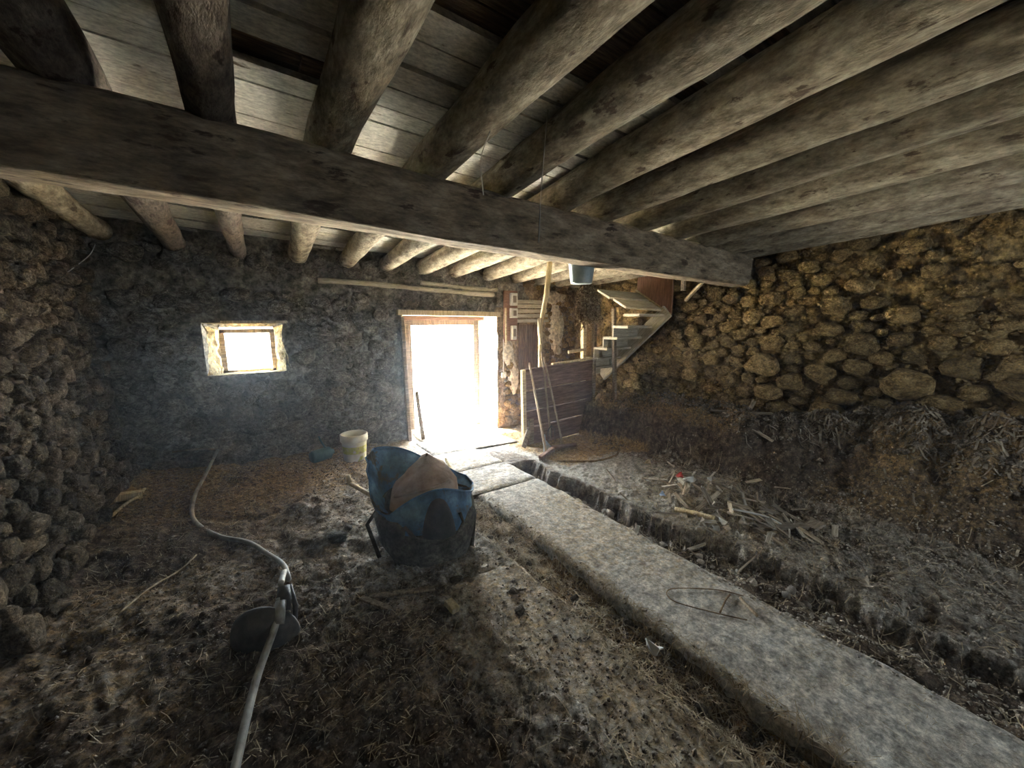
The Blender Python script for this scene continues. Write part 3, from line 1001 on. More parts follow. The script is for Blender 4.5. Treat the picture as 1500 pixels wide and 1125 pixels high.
# ------------------------------------------------------------------ door frame and window
d1 = struct(empty('door_1', (2.53, YO, 0)), 'weathered wooden frame of the open doorway')
def part(fn, *a, **k):
    return fn(*a, **k)
def local_board(name, a, b, w, t, mat, par, up=(0, 0, 1), **k):
    off = par.location
    return board(name, Vector(a) - off, Vector(b) - off, w, t, mat, par, up, **k)
local_board('jamb', (D['ix0'] - .03, YO - .02, -.2), (D['ix0'] - .03, YO - .02, 1.60), .10, .09, 'plank_v', d1, (1, 0, 0))
local_board('jamb', (D['ix1'] + .03, YO - .02, -.2), (D['ix1'] + .03, YO - .02, 1.60), .10, .09, 'plank_v', d1, (1, 0, 0))
local_board('head', (D['ix0'] - .08, YO - .02, 1.575), (D['ix1'] + .08, YO - .02, 1.575), .09, .08, 'plank_v', d1)
local_board('edge_board', (D['x0'] - .0, YB - .06, -.1), (D['x0'] - .03, YB - .05, 1.66), .06, .045, 'plank_v', d1, (1, 0, 0), jag=.01)
w1 = struct(empty('window_1', (0, YO - .08, 1.0)), 'small barn window with a weathered wooden frame')
for (a, b, u) in (((W_['ix0'] + .02, YO - .08, 1.0), (W_['ix0'] + .02, YO - .08, 1.5), (1, 0, 0)), ((W_['ix1'] - .02, YO - .08, 1.0), (W_['ix1'] - .02, YO - .08, 1.5), (1, 0, 0)),
                  ((W_['ix0'], YO - .08, 1.49), (W_['ix1'], YO - .08, 1.49), (0, 0, 1)), ((W_['ix0'], YO - .08, 1.015), (W_['ix1'], YO - .08, 1.015), (0, 0, 1))):
    local_board('frame_bar', a, b, .05, .05, 'plank_v', w1, u)
bm = bmesh.new(); box_bm(bm, (0.015, .01, .25), (.50, .004, .46)); from_bm('pane', bm, 'glass', w1)

# plank leaning on the left jamb
o = board('wood_plank', (1.93, 5.02, -.055), (1.91, 5.16, 0.62), .05, .03, 'plank_v', None, (0, 1, 0.2))
tag(o, 'narrow grey plank leaning inside the doorway by the dark jamb', 'plank')

# timber lintels and dark hatch right of the door
for k, zz in enumerate((1.60, 1.68, 1.755, 1.83, 1.90)):
    board('lintel', (3.55, YB - .02, zz), (4.20 - .02 * k, YB - .02, zz + .005), .12, .055, 'stairwood', wall_back)
hatch = struct(empty('door_2', (3.85, YB + .1, .6)), 'dark board shutter in the wall niche beside the switchboard')
for k in range(5):
    xx = 3.66 + .095 * k
    local_board('shutter_board', (xx, YB + .10, .58), (xx, YB + .10, 1.58), .025, .088, 'oldboard', hatch, (1, 0, 0))
bm = bmesh.new(); box_bm(bm, (3.85, YB + .2, 1.1), (.6, .02, 1.2)); from_bm('niche_back', bm, 'mortar_grey', wall_back)
for (pa, pb) in (((3.62, .55, 3.62, 1.6), 96), ((4.09, .55, 4.09, 1.6), 97)):
    x = pa[0]
    reveal('niche_reveal', [(x, YB - .02, .55), (x, YB - .02, 1.6)], [(x, YB + .2, .55), (x, YB + .2, 1.6)], 'mortar_warm', wall_back, pb, 20, 6, .015)
bm = bmesh.new(); box_bm(bm, (3.855, YB + .07, .60), (.5, .22, .06), None, .01); from_bm('niche_sill', bm, 'stone_warm', wall_back)
# plaster patches on the back wall, right part
def patch(cx_, cz_, w, h, seed, mat='plaster'):
    n = 30
    V = []; Fc = []
    for ring in range(5):
        for k in range(n):
            a = 2 * math.pi * k / n
            r = (ring / 4) * (1 + 0.35 * float(fbm(math.cos(a) * 1.5, math.sin(a) * 1.5, 1.4, 3, seed)))
            x = cx_ + math.cos(a) * r * w / 2; z = cz_ + math.sin(a) * r * h / 2
            d = 0.045 * (1 - (ring / 4) ** 6) - 0.03 * (ring == 4)
            V.append((x, YB - 0.035 - d * 0.6 - 0.012 * float(fbm(x, z, 6, 3, seed)), z))
    for ring in range(4):
        for k in range(n):
            a = ring * n + k; b = ring * n + (k + 1) % n
            Fc.append((a, b, b + n, a + n))
    return mesh('plaster_patch', V, Fc, mat, wall_back, True)


patch(4.42, 1.45, .34, .95, 161); patch(3.42, 1.1, .22, .42, 162); patch(3.52, .7, .2, .5, 163); patch(4.35, 1.98, .6, .22, 164)

# switchboard
sb = empty('switchboard', (3.43, YB - .06, 1.30))
tag(sb, 'reddish wooden switchboard with old pale fuse boxes beside the doorway', 'switchboard')
local_board('backboard', (3.43, YB - .065, 1.29), (3.43, YB - .065, 2.06), .03, .25, 'boxwood', sb, (1, 0, 0))
local_board('edge_strip', (3.335, YB - .09, 1.27), (3.325, YB - .09, 1.80), .02, .03, 'palewood', sb, (1, 0, 0))
for (zc, w, h) in ((1.93, .12, .19), (1.72, .13, .15), (1.42, .09, .22)):
    bm = bmesh.new(); box_bm(bm, (0.03, -.05, zc - 1.30), (w, .06, h), None, .008)
    fb_ = from_bm('fuse_box', bm, 'porcelain', sb)
    bm = bmesh.new(); box_bm(bm, (0.03, -.083, zc - 1.30), (w * .5, .012, h * .55), None, .004); from_bm('cover', bm, 'plank_v', fb_)
tag(tube('wire', spline([(3.30, YB - .06, 1.32), (3.295, YB - .07, 1.1), (3.30, YB - .06, .95), (3.305, YB - .06, .8)]), .006, 'white', None, 6), 'thin white cable hanging below the switchboard', 'cable')
ws = empty('wall_switch', (3.30, YB - .055, .72)); tag(ws, 'small white wall switch under the hanging cable', 'switch')
bm = bmesh.new(); box_bm(bm, (0, -.015, .04), (.085, .035, .085), None, .008); from_bm('casing', bm, 'porcelain', ws)
bm = bmesh.new(); box_bm(bm, (0, -.036, .04), (.03, .012, .04), None, .004); from_bm('rocker', bm, 'white', ws)

# ------------------------------------------------------------------ stall partition, posts, stair
fz = lambda x, y_: gz(x, y_)
pt = empty('stall_partition', (3.6, 4.05, -.1)); tag(pt, 'brown plank stall partition with long-handled tools leaning on it', 'partition')
for k, (z0, z1) in enumerate(((-.08, .19), (.195, .42), (.425, .70), (.705, 1.0))):
    s0, s1 = .0, .015
    local_board('plank', (3.0, 4.05 + .006 * (k % 2), (z0 + z1) / 2 - .02), (4.27, 4.05 + .004 * k, (z0 + z1) / 2 + .025), .035, (z1 - z0) - .008, 'plank', pt, (0, 0, 1), bev=.006, jag=.006)
local_board('end_post', (2.985, 4.045, -.12), (2.955, 4.045, .97), .06, .055, 'palewood', pt, (1, 0, 0), bev=.006)
local_board('batten', (3.09, 4.02, -.1), (3.08, 4.02, .30), .03, .07, 'plank_v', pt, (1, 0, 0))
local_board('top_rail', (3.45, 4.04, 1.015), (4.27, 4.04, 1.055), .05, .025, 'palewood', pt)
local_board('end_post', (4.285, 4.05, -.12), (4.26, 4.05, 1.95), .06, .06, 'plank_v', pt, (1, 0, 0), bev=.006)

o = tube('wood_post', [(3.33, 4.12, .2), (3.285, 4.10, 1.0), (3.27, 4.08, 1.55), (3.325, 4.03, 1.95), (3.345, 4.0, 2.36)], [.026, .026, .028, .034, .036], 'palewood', None, 12, .2, 3)
tag(o, 'slender bent pole rising behind the stall partition to the ceiling', 'post')
o = tube('wood_stake', [(3.225, 4.0, 1.30), (3.195, 3.995, 1.45), (3.18, 3.99, 1.64)], [.02, .034, .03], 'palewood', None, 10, .2, 5)
tag(o, 'short pale stub of wood tied to the slender bent pole', 'stake')
o = board('wood_post', (4.15, 4.12, -.08), (4.11, 4.12, 1.78), .07, .07, 'palewood', None, (1, 0, 0), bev=.01)
tag(o, 'pale squared post behind the tall end of the stall partition', 'post')
o = board('wood_post', (4.44, 3.72, -.1), (4.29, 3.72, 1.78), .055, .055, 'plank_v', None, (1, 0, 0), bev=.01)
tag(o, 'thin dusty post standing under the open stair', 'post')
o = board('wood_rail', (3.80, 4.10, 1.16), (4.14, 4.10, 1.185), .03, .04, 'palewood', None)
tag(o, 'short pale rail nailed across the squared post above the partition', 'rail')

st = empty('open_stair', (4.45, 3.9, .9)); tag(st, 'steep open wooden stair hung in the corner by the ochre wall', 'stair')
local_board('stringer', (4.76, 4.32, .72), (4.76, 3.19, 1.74), .05, .19, 'stairwood', st, (0, .3, 1), bev=.006)
for k in range(6):
    t = k / 6.0
    yk = 4.22 - .155 * k * 1.12; zk = .86 + .158 * k
    local_board('tread', (4.21, yk, zk + .03), (4.77, yk, zk + .03), .26, .035, 'stairwood', st, (0, 0, 1), bev=.004)
for k in range(5):
    yk = 4.22 - .155 * k * 1.12; zk = .86 + .158 * k
    local_board('riser', (4.21, yk + .12, zk - .045), (4.77, yk + .12, zk - .045), .02, .13, 'stairwood', st, (0, 0, 1), bev=.003)
local_board('landing_board', (4.05, 3.42, 1.83), (4.80, 3.38, 1.80), .26, .03, 'stairwood', st, (0, -.5, 1), bev=.004)
local_board('landing_board', (4.00, 3.66, 1.96), (4.80, 3.62, 1.94), .26, .03, 'stairwood', st, (0, -.5, 1), bev=.004)
V = [(4.78, 3.72, 2.04), (4.78, 3.15, 1.69), (4.78, 3.15, 2.28), (4.78, 3.72, 2.28)]
V2 = [(x + .03, y_, z) for x, y_, z in V]
mesh('side_panel', [Vector(p) - st.location for p in V + V2], [(0, 1, 2, 3), (7, 6, 5, 4), (0, 4, 5, 1), (1, 5, 6, 2), (2, 6, 7, 3), (3, 7, 4, 0)], 'boxwood', st)
local_board('edge_strip', (4.77, 3.74, 2.05), (4.77, 3.14, 1.69), .02, .02, 'palewood', st)
o = board('wood_brace', (4.42, 2.46, 2.12), (4.62, 2.85, 1.86), .035, .03, 'palewood', None); tag(o, 'pale slanted brace below the beam by the stair', 'brace')
o = board('wood_brace', (3.95, 2.475, 2.15), (3.95, 2.475, 1.93), .04, .035, 'plank_v', None, (1, 0, 0)); tag(o, 'short dark wooden peg hanging behind the beam above the stair', 'peg')


# ------------------------------------------------------------------ tools on the partition
def tool(name, label, cat, foot, top, head):
    e = empty(name, foot); tag(e, label, cat)
    f = Vector(foot); t = Vector(top) - f
    tube('handle', [Vector((0, 0, .03)), t * .5 + Vector((.008, .004, 0)), t], [.014, .013, .012], 'tool_handle', e, 8, .06, 2)
    return e


def push_broom(label, foot, top, rz_):
    e = tool('push_broom', label, 'broom', foot, top, 'b')
    m = Matrix.Rotation(rz_, 4, 'Z')
    bm = bmesh.new(); box_bm(bm, m @ Vector((0, 0, .055)), (.36, .06, .04), m, .008); blk = from_bm('head_block', bm, 'plank', e)
    rb = random.Random(9)
    V, Fc = [], []
    for i in range(46):
        for j in range(5):
            p = m @ Vector((-.17 + .34 * i / 45, -.024 + .012 * j, .036))
            q = p + Vector((rb.uniform(-.012, .012), rb.uniform(-.012, .012), -.036 + rb.uniform(0, .006)))
            b = len(V); s = m @ Vector((.0028, 0, 0))
            V += [p - s, p + s, q + s, q - s]; Fc.append((b, b + 1, b + 2, b + 3))
    br = mesh('bristles', V, Fc, 'twig', e); br['kind'] = 'stuff'
    return e


F1 = (2.93, 3.63); F2 = (3.22, 3.52)
push_broom('push broom with brown block head, its handle leaning on the planks', (F2[0], F2[1], fz(*F2) + .002), (3.27, 4.0, 1.12), -0.25)
e = tool('rake', 'leaf rake with fanned wire tines leaning on the partition', 'rake', (2.98, 3.60, fz(2.98, 3.60) + .002), (3.02, 3.99, 1.04), 'r')
for k in range(9):
    a = (k - 4) * .16
    tube('tine', [(0, 0, .16), (math.sin(a) * .10, -.05, .07), (math.sin(a) * .15, -.08, .01), (math.sin(a) * .15, -.065, .0)], .0035, 'zinc', e, 5)
tube('ferrule', [(0, .0, .08), (.0, .03, .22)], .018, 'zinc', e, 8)
push_broom('old push broom lying against the foot of the partition with worn head', (2.86, 3.42, fz(2.86, 3.42) + .002), (3.03, 4.005, 1.06), 0.45)
e = tool('pitchfork', 'narrow-handled fork standing upright beside the broom handles', 'fork', (3.30, 3.86, fz(3.30, 3.86) + .02), (3.23, 4.0, 1.20), 'f')
for k in range(3):
    tube('tine', [(0, 0, .24), ((k - 1) * .06, -.004, .18), ((k - 1) * .065, -.01, .0)], [.007, .006, .003], 'iron', e, 6)
o = board('wood_plank', (2.86, 3.90, fz(2.86, 3.9) + .02), (2.98, 3.94, .17), .07, .02, 'plank_v', None, (0, -1, .3)); tag(o, 'short splintered board propped at the partition corner post', 'plank')

# ------------------------------------------------------------------ hanging pot and dried bunch
hp = empty('hanging_bucket', (2.47, 2.52, 1.93)); tag(hp, 'small galvanised bucket hooked under the beam above the dried bunch', 'bucket')
lathe('pail', [(.0, .0), (.088, .0), (.093, .01), (.115, .17), (.12, .175), (.113, .173), (.09, .02), (.0, .018)], 'zinc', hp, 22)
tube('bail', [(math.cos(a) * .115, 0, .165 + math.sin(a) * .07) for a in np.linspace(0, math.pi, 12)], .004, 'iron', hp, 6)
tube('hook', [(0, 0, .235), (0, .0, .30)], .005, 'iron', hp, 6)
db = empty('dried_bunch', (2.60, 2.60, 1.985)); tag(db, 'bunch of dried twigs and seed heads hanging upside down below the bucket', 'dried plants')
rb = random.Random(3)
V, Fc, LV, LF = [], [], [], []
for k in range(110):
    a = rb.uniform(0, 6.28); sp = rb.uniform(.02, .15); L = rb.uniform(.2, .46)
    p0 = Vector((rb.uniform(-.03, .03), rb.uniform(-.03, .03), -.005))
    p1 = p0 + Vector((math.cos(a) * sp * .7 + .03, math.sin(a) * sp * .7, -L * .55)); p2 = p0 + Vector((math.cos(a) * sp + .05, math.sin(a) * sp, -L))
    v, f = tube_data([p0, p1, p2], [.0035, .003, .002], 4)
    b = len(V); V += v; Fc += [tuple(i + b for i in q) for q in f]
    for q in range(22):
        t = rb.uniform(.25, 1); c = p0.lerp(p1, t) if rb.random() < .4 else p1.lerp(p2, t)
        c = c + Vector((rb.gauss(0, .012), rb.gauss(0, .012), rb.gauss(0, .012)))
        u = Vector((rb.gauss(0, 1), rb.gauss(0, 1), rb.gauss(0, 1))).normalized() * .016; w = Vector((rb.gauss(0, 1), rb.gauss(0, 1), rb.gauss(0, 1))).normalized() * .010
        b2 = len(LV); LV += [c - u, c + w, c + u, c - w]; LF.append((b2, b2 + 1, b2 + 2, b2 + 3))
o = mesh('stems', V, Fc, 'twig', db); o['kind'] = 'stuff'
o = mesh('seed_heads', LV, LF, 'dryleaf', db); o['kind'] = 'stuff'
tube('string', [(0, 0, -.01), (-.01, -.14, .06)], .003, 'twig', db, 5)

# ------------------------------------------------------------------ wheelbarrow
wb = empty('wheelbarrow', (0.94, 2.50, gz(.94, 2.50) - .03), math.radians(-21.5))
tag(wb, 'battered blue wheelbarrow caked with dried mud, standing in front of the doorway', 'wheelbarrow')


def loft(name, rings, mat, parent, closed=True, smooth=True, cap_bottom=False):
    n = len(rings[0])
    V = [p for r in rings for p in r]
    Fc = grid_faces(len(rings), n, False, closed, True)
    if cap_bottom:
        Fc.append(tuple(range(n)))
    return mesh(name, V, Fc, mat, parent, smooth)


def dense(ring, k=4):
    P = [Vector(p) for p in ring]; out = []
    n = len(P)
    for i in range(n):
        a, b, c, d = P[i - 1], P[i], P[(i + 1) % n], P[(i + 2) % n]
        for s in range(k):
            t = s / k
            out.append(0.5 * ((2 * b) + (c - a) * t + (2 * a - 5 * b + 4 * c - d) * t * t + (3 * b - a - 3 * c + d) * t ** 3))
    return out


# local axes: x = right as seen from the front, y = away from the viewer, z = up
# mud-caked lower pan
low = [[(-.17, -.22, .0), (.0, -.27, .0), (.20, -.24, .0), (.31, -.10, .01), (.31, .12, .02), (.10, .24, .02), (-.12, .20, .02), (-.22, -.02, .0)],
       [(-.24, -.23, .14), (.0, -.30, .12), (.24, -.26, .13), (.34, -.10, .14), (.33, .14, .15), (.10, .27, .16), (-.18, .24, .16), (-.29, -.02, .14)],
       [(-.26, -.19, .29), (.0, -.27, .28), (.24, -.24, .28), (.36, -.08, .29), (.35, .16, .3), (.10, .30, .31), (-.22, .27, .31), (-.33, .0, .30)],
       [(-.24, -.14, .35), (.0, -.20, .35), (.22, -.18, .35), (.33, -.05, .36), (.33, .15, .36), (.10, .28, .37), (-.20, .25, .37), (-.30, .02, .36)]]
low = [dense(r, 4) for r in low]
for r in low:
    for p in r:
        s = 1 + .05 * float(fbm(p.x * 3 + p.z, p.y * 3, 2, 3, 171)); p.x *= s; p.y *= s
loft('lower_pan', low, 'tub', wb, cap_bottom=True)
# tray: blue sheet with a wavy rim
rim = [(-.36, .33, .655), (-.385, .16, .60), (-.345, -.03, .42), (-.24, -.16, .345), (-.13, -.22, .43), (.0, -.25, .51), (.12, -.25, .53), (.22, -.21, .50), (.31, -.12, .44), (.37, .05, .37), (.33, .25, .40), (.10, .33, .50), (-.15, .35, .63)]
bot = [(-.26, .22, .30), (-.28, .08, .29), (-.27, -.06, .27), (-.20, -.18, .24), (-.10, -.27, .24), (.0, -.31, .25), (.12, -.32, .25), (.22, -.28, .25), (.31, -.16, .25), (.34, .03, .26), (.30, .20, .28), (.10, .26, .30), (-.12, .26, .30)]
mid = [tuple((Vector(a) * .5 + Vector(b) * .5) * 1.0) for a, b in zip(rim, bot)]
innr = [(x * .93, y_ * .93, z - .02) for x, y_, z in rim]
inb = [(x * .72, y_ * .72, .30) for x, y_, z in rim]
rings = [dense(r, 4) for r in (bot, mid, rim, innr, inb)]
for i, r in enumerate(rings):
    for p in r:
        k = 1 + .07 * float(fbm(p.x * 5, p.y * 5 + p.z * 5, 2.6, 4, 172)); p.x *= k; p.y *= k
tr = loft('tray', rings, 'blue', wb)
tube('rim_edge', rings[2] + [rings[2][0]], .006, 'blue', tr, 6)
# rounded hump of the wheel guard on the front, with the tyre below
V = []
nu, nv = 18, 14
for i in range(nu):
    for j in range(nv):
        a = math.pi * i / (nu - 1); t = j / (nv - 1)
        w = .125 * math.sin(math.pi * (.5 * t + .0)) ** .8
        x = .10 - math.cos(a) * (.012 + .098 * (1 - t) ** .5)
        z = .245 + .245 * t ** .8
        V.append((x, -.29 - math.sin(a) * .075 * (1 - t ** 3), z))
mesh('front_hump', V, grid_faces(nu, nv), 'rubber', wb, True)
tube('front_bar', [(-.12, -.26, .30), (-.05, -.33, .25), (.08, -.37, .225), (.2, -.35, .235), (.26, -.28, .30), (.24, -.26, .36)], .011, 'tub', wb, 8)
for sx in (-1, 1):
    tube('side_strut', [(.33 * sx if sx > 0 else -.30, -.02, .34), (-.385 if sx < 0 else .37, -.02, .22), (-.30 if sx < 0 else .33, -.14, .03)], .014, 'tub', wb, 8)
tube('leg', [(-.30, .18, .32), (-.29, .24, .01)], .014, 'tub', wb, 8)
tube('leg', [(.32, .18, .32), (.31, .24, .01)], .014, 'tub', wb, 8)
tube('handle', [(-.30, .10, .34), (-.40, .20, .35), (-.56, .40, .36)], .016, 'palewood', wb, 8)
tube('handle', [(.24, .05, .33), (.25, .3, .38), (.20, .56, .44)], .014, 'palewood', wb, 8)
tube('grip', [(-.555, .395, .355), (-.575, .41, .425)], .019, 'palewood', wb, 8)
tube('upright_rod', [(-.355, .28, .58), (-.35, .25, .36)], .012, 'iron', wb, 8)

# brown sack in the tray
sk = empty('brown_sack', Matrix.Rotation(math.radians(-21.5), 3, 'Z') @ Vector((.03, .04, 0)) + Vector((.94, 2.50, .35)), math.radians(-21.5))
tag(sk, 'crumpled brown paper sack with pointed corner heaped in the wheelbarrow', 'sack')
rg = [[(-.24, -.12, -.04), (-.05, -.17, -.04), (.16, -.14, -.04), (.24, .05, -.04), (.14, .2, -.04), (-.08, .22, -.04), (-.24, .1, -.04)],
      [(-.23, -.09, .06), (-.05, -.15, .10), (.15, -.12, .13), (.22, .06, .10), (.13, .19, .12), (-.08, .20, .10), (-.22, .1, .08)],
      [(-.16, -.05, .12), (-.04, -.08, .17), (.10, -.06, .19), (.17, .08, .17), (.10, .17, .20), (-.06, .17, .19), (-.15, .10, .15)],
      [(-.06, .04, .20), (-.02, .03, .24), (.03, .04, .25), (.07, .09, .24), (.04, .13, .27), (-.02, .13, .26), (-.05, .10, .23)],
      [(.0, .08, .275), (.005, .08, .28), (.01, .085, .283), (.015, .09, .283), (.01, .1, .285), (.005, .1, .283), (.0, .09, .28)]]
rg = [dense(r, 4) for r in rg]
for r in rg:
    for p in r:
        p.z += .03 * float(fbm(p.x * 11, p.y * 11, 1.5, 3, 181)); p.x += .012 * float(fbm(p.z * 12, p.y * 9, 1.5, 3, 182))
body = loft('sack_body', rg, 'sack', sk)
tube('fold', spline([(-.22, -.10, .065), (-.10, -.145, .10), (.04, -.145, .125), (.17, -.10, .14)]), .012, 'sack', sk, 7)

# ------------------------------------------------------------------ bucket, bottle
bk_ = empty('paint_bucket', (.93, 4.62, gz(.93, 4.62) + .0)); tag(bk_, 'cream plastic bucket with yellow stains at the foot of the grey wall', 'bucket')
lathe('tub', [(0, .0), (.115, .0), (.12, .01), (.137, .24), (.138, .25), (.13, .25), (.115, .03), (0, .025)], 'bucket', bk_, 26)
lathe('rim_band', [(.138, .235), (.152, .238), (.152, .315), (.143, .32), (.132, .315), (.132, .235)], 'porcelain', bk_, 26)
tube('handle', [(math.cos(a) * .15, -.02 - .02 * math.sin(a), .275 - .07 * math.sin(a)) for a in np.linspace(0, math.pi, 12)], .004, 'white', bk_, 6)
lathe('stain_band', [(.1275, .10), (.1335, .185)], 'yellowish', bk_, 26)
bt = empty('plastic_can', (.60, 4.72, gz(.60, 4.72) + .07), .4); tag(bt, 'dark teal plastic can lying beside the cream bucket', 'can')
lathe('body', [(0, -.13), (.06, -.13), (.07, -.11), (.07, .08), (.03, .11), (.03, .13), (0, .13)], 'teal', bt, 16, mtx=Matrix.Rotation(math.pi / 2, 4, 'Y'))
tube('spout', [(.04, 0, .06), (-.0, .0, .14), (-.03, 0, .22)], [.012, .01, .008], 'teal', bt, 8)

# ------------------------------------------------------------------ drinking bowl and pipes
bw = empty('drinking_bowl', (-.055, 2.10, gz(-.06, 2.10))); tag(bw, 'dark cast iron cattle drinking bowl tipped on the dirt under the grey pipe', 'drinking bowl')
mt = Matrix.Rotation(math.radians(-24), 4, 'Z') @ Matrix.Rotation(math.radians(98), 4, 'X')
lathe('bowl', [(0, .10), (.06, .095), (.11, .07), (.14, .03), (.15, 0), (.156, -.005), (.158, .004), (.145, .04), (.115, .08), (.06, .107), (0, .112)], 'iron', bw, 28, at=(0, 0, .02), mtx=mt)
tube('valve_body', [(.085, -.03, .12), (.09, .0, .16), (.095, .04, .21)], [.03, .035, .028], 'iron', bw, 10)
tube('collar', [(.055, -.10, .105), (.075, -.02, .17)], [.024, .026], 'pipe', bw, 12)
tube('bracket', [(.12, -.05, .02), (.135, -.02, .12), (.12, .05, .2)], .012, 'iron', bw, 8)
px = [(-.185, 1.36, .02), (-.165, 1.49, .028), (-.10, 1.78, .05), (-.005, 2.02, .115), (.015, 2.10, .17)]
o = tube('metal_pipe', spline([(x, y_, gz(x, y_) + z) for x, y_, z in px]), .0165, 'pipe', None, 12); tag(o, 'straight grey pipe running from the drinking bowl along the dirt', 'pipe')
hp_ = [(.03, 2.20, .19), (.055, 2.36, .15), (.075, 2.52, .07), (.06, 2.74, .03), (-.02, 2.98, .02), (-.13, 3.18, .02), (-.30, 3.38, .02), (-.44, 3.62, .02), (-.50, 3.9, .02), (-.50, 4.2, .03), (-.46, 4.5, .06), (-.40, 4.78, .14), (-.36, 4.96, .19)]
o = tube('hose', spline([(x, y_, gz(x, y_) + z) for x, y_, z in hp_]), [.0155] * (8 * 12 + 1), 'pipe', None, 12); tag(o, 'curved grey hose winding from the drinking bowl to the back wall', 'hose')
o = tube('hose', spline([(-.36, 4.965, gz(-.36, 4.96) + .19), (-.5, 4.97, .30), (-.72, 4.98, .31)]), .012, 'twig', None, 8); tag(o, 'thin rod lying along the foot of the back wall by the hose end', 'rod')
o = tube('hose', spline([(2.85, 3.22, gz(2.85, 3.22) + .012), (3.2, 2.98, gz(3.2, 2.98) + .012), (3.55, 2.96, gz(3.55, 2.96) + .012), (3.80, 3.1, gz(3.8, 3.1) + .012)]), .012, 'twig', None, 8); tag(o, 'brown bent hose lying on golden chaff near the brooms', 'hose')


# ------------------------------------------------------------------ loose things on the floor
def stick(name, label, cat, pts, r, mat='scrap', group=None, flat=None):
    P = [(x, y_, gz(x, y_) + dz) for x, y_, dz in pts]
    if flat:
        o = board(name, P[0], P[-1], flat[0], flat[1], mat, None, (0, 0, 1), bev=.003, jag=.006)
    else:
        o = tube(name, spline(P, 5), r, mat, None, 7)
    return tag(o, label, cat, group)


stick('wood_lath', 'thin dark lath forming one arm of a crossed pair on dirt', 'lath', [(.44, 2.09, .022), (.80, 1.98, .022)], 0, 'plank_v', None, (.035, .014))
stick('wood_lath', 'short lath touching the tip of the longer dark lath', 'lath', [(.40, 2.08, .022), (.50, 1.90, .022)], 0, 'plank_v', None, (.035, .014))
stick('wood_block', 'small pale cut block of wood alone on brown straw', 'block', [(.79, 1.78, .025), (.80, 1.70, .025)], 0, 'palewood', None, (.045, .035))
stick('stick', 'pale bent stick lying by the brown stone side wall', 'stick', [(-1.0, 3.92, .015), (-.93, 4.2, .02), (-.88, 4.32, .02), (-.87, 4.5, .015)], .012, 'palewood')
stick('wood_block', 'ochre block at the foot of the brown stone side wall', 'block', [(-1.02, 4.30, .03), (-.86, 4.36, .03)], 0, 'palewood', None, (.07, .06))
stick('stick', 'very thin long stalk lying on dark dirt near the hose', 'stick', [(-.72, 2.75, .01), (-.62, 2.95, .02), (-.50, 3.1, .02), (-.42, 3.2, .01)], .006, 'straw')
stick('stick', 'brown twig end lying across the concrete walkway', 'stick', [(2.03, .91, .01), (2.15, .94, .012), (2.22, .95, .01)], .005, 'twig')
stick('wire', 'thin bent wire loop lying on the concrete walkway', 'wire', [(2.10, .80, .006), (1.98, .97, .006), (1.90, 1.12, .006), (1.98, 1.18, .006), (2.20, 1.02, .006), (2.28, .90, .006)], .003, 'twig')
stick('stick', 'short stick with a hooked end on the concrete walkway', 'stick', [(2.17, .78, .012), (2.21, .86, .012), (2.24, .90, .012)], .009, 'tool_handle')
stick('stick', 'pale slat laid on top of the earth bank', 'slat', [(4.30, 2.25, .03), (4.34, 1.95, .035), (4.40, 1.66, .03)], 0, 'scrap', None, (.05, .02))
stick('stick', 'second grey slat lower on the earth bank edge', 'slat', [(4.18, 2.05, .03), (4.20, 1.8, .03), (4.20, 1.55, .03)], 0, 'scrap', None, (.04, .02))
stick('wood_board', 'short board standing out of the litter on the earth bank', 'board', [(4.35, 1.85, .05), (4.37, 1.83, .16)], 0, 'plank_v', None, (.06, .02))
for k, (x, y_, s) in enumerate([(.42, 2.88, .075), (.52, 3.02, .05), (.22, 3.0, .06), (.36, 3.25, .05), (1.02, 1.95, .05), (1.12, 1.55, .04), (1.18, 1.70, .035), (.95, 2.02, .04)]):
    o = bpy.data.objects.new('earth_clod', ST_LEFT[k % 7]); COL.objects.link(o)
    o.location = (x, y_, gz(x, y_) + s * .25); o.scale = (s, s * .7, s * .5); o.rotation_euler = (.2, .1, k * 1.3)
    tag(o, 'dark crumbly clod of earth on the trampled floor', 'clod', 'clods on the dirt floor')
rs = random.Random(21)
for k in range(60):
    y_ = rs.uniform(.3, 3.35); l, r = gut2(np.array(y_)); x = rs.uniform(float(l) + .03, float(r) - .03); s = rs.uniform(.018, .05) * (1.25 if y_ > 1.8 else .9)
    o = bpy.data.objects.new('loose_stone', rs.choice(ST_DEB)); COL.objects.link(o)
    o.location = (x, y_, gz(x, y_) + s * .3); o.scale = (s, s * rs.uniform(.6, .9), s * rs.uniform(.5, .8)); o.rotation_euler = (rs.uniform(-.5, .5), rs.uniform(-.5, .5), rs.uniform(0, 6))
    tag(o, 'pale loose stone in the broken drain channel beside the walkway', 'stone', 'loose stones in the broken drain channel')
for k in range(26):
    y_ = rs.uniform(.15, 2.4); l, r = gut1(np.array(y_)); x = rs.uniform(float(l) + .03, float(r) - .03); s = rs.uniform(.015, .035)
    o = bpy.data.objects.new('earth_lump', rs.choice(ST_LEFT)); COL.objects.link(o)
    o.location = (x, y_, gz(x, y_) + s * .3); o.scale = (s, s * .8, s * .6); o.rotation_euler = (rs.uniform(-.5, .5), rs.uniform(-.5, .5), rs.uniform(0, 6))
    tag(o, 'brown lump of earth in the narrow straw-filled gutter', 'clod', 'lumps in the narrow gutter')
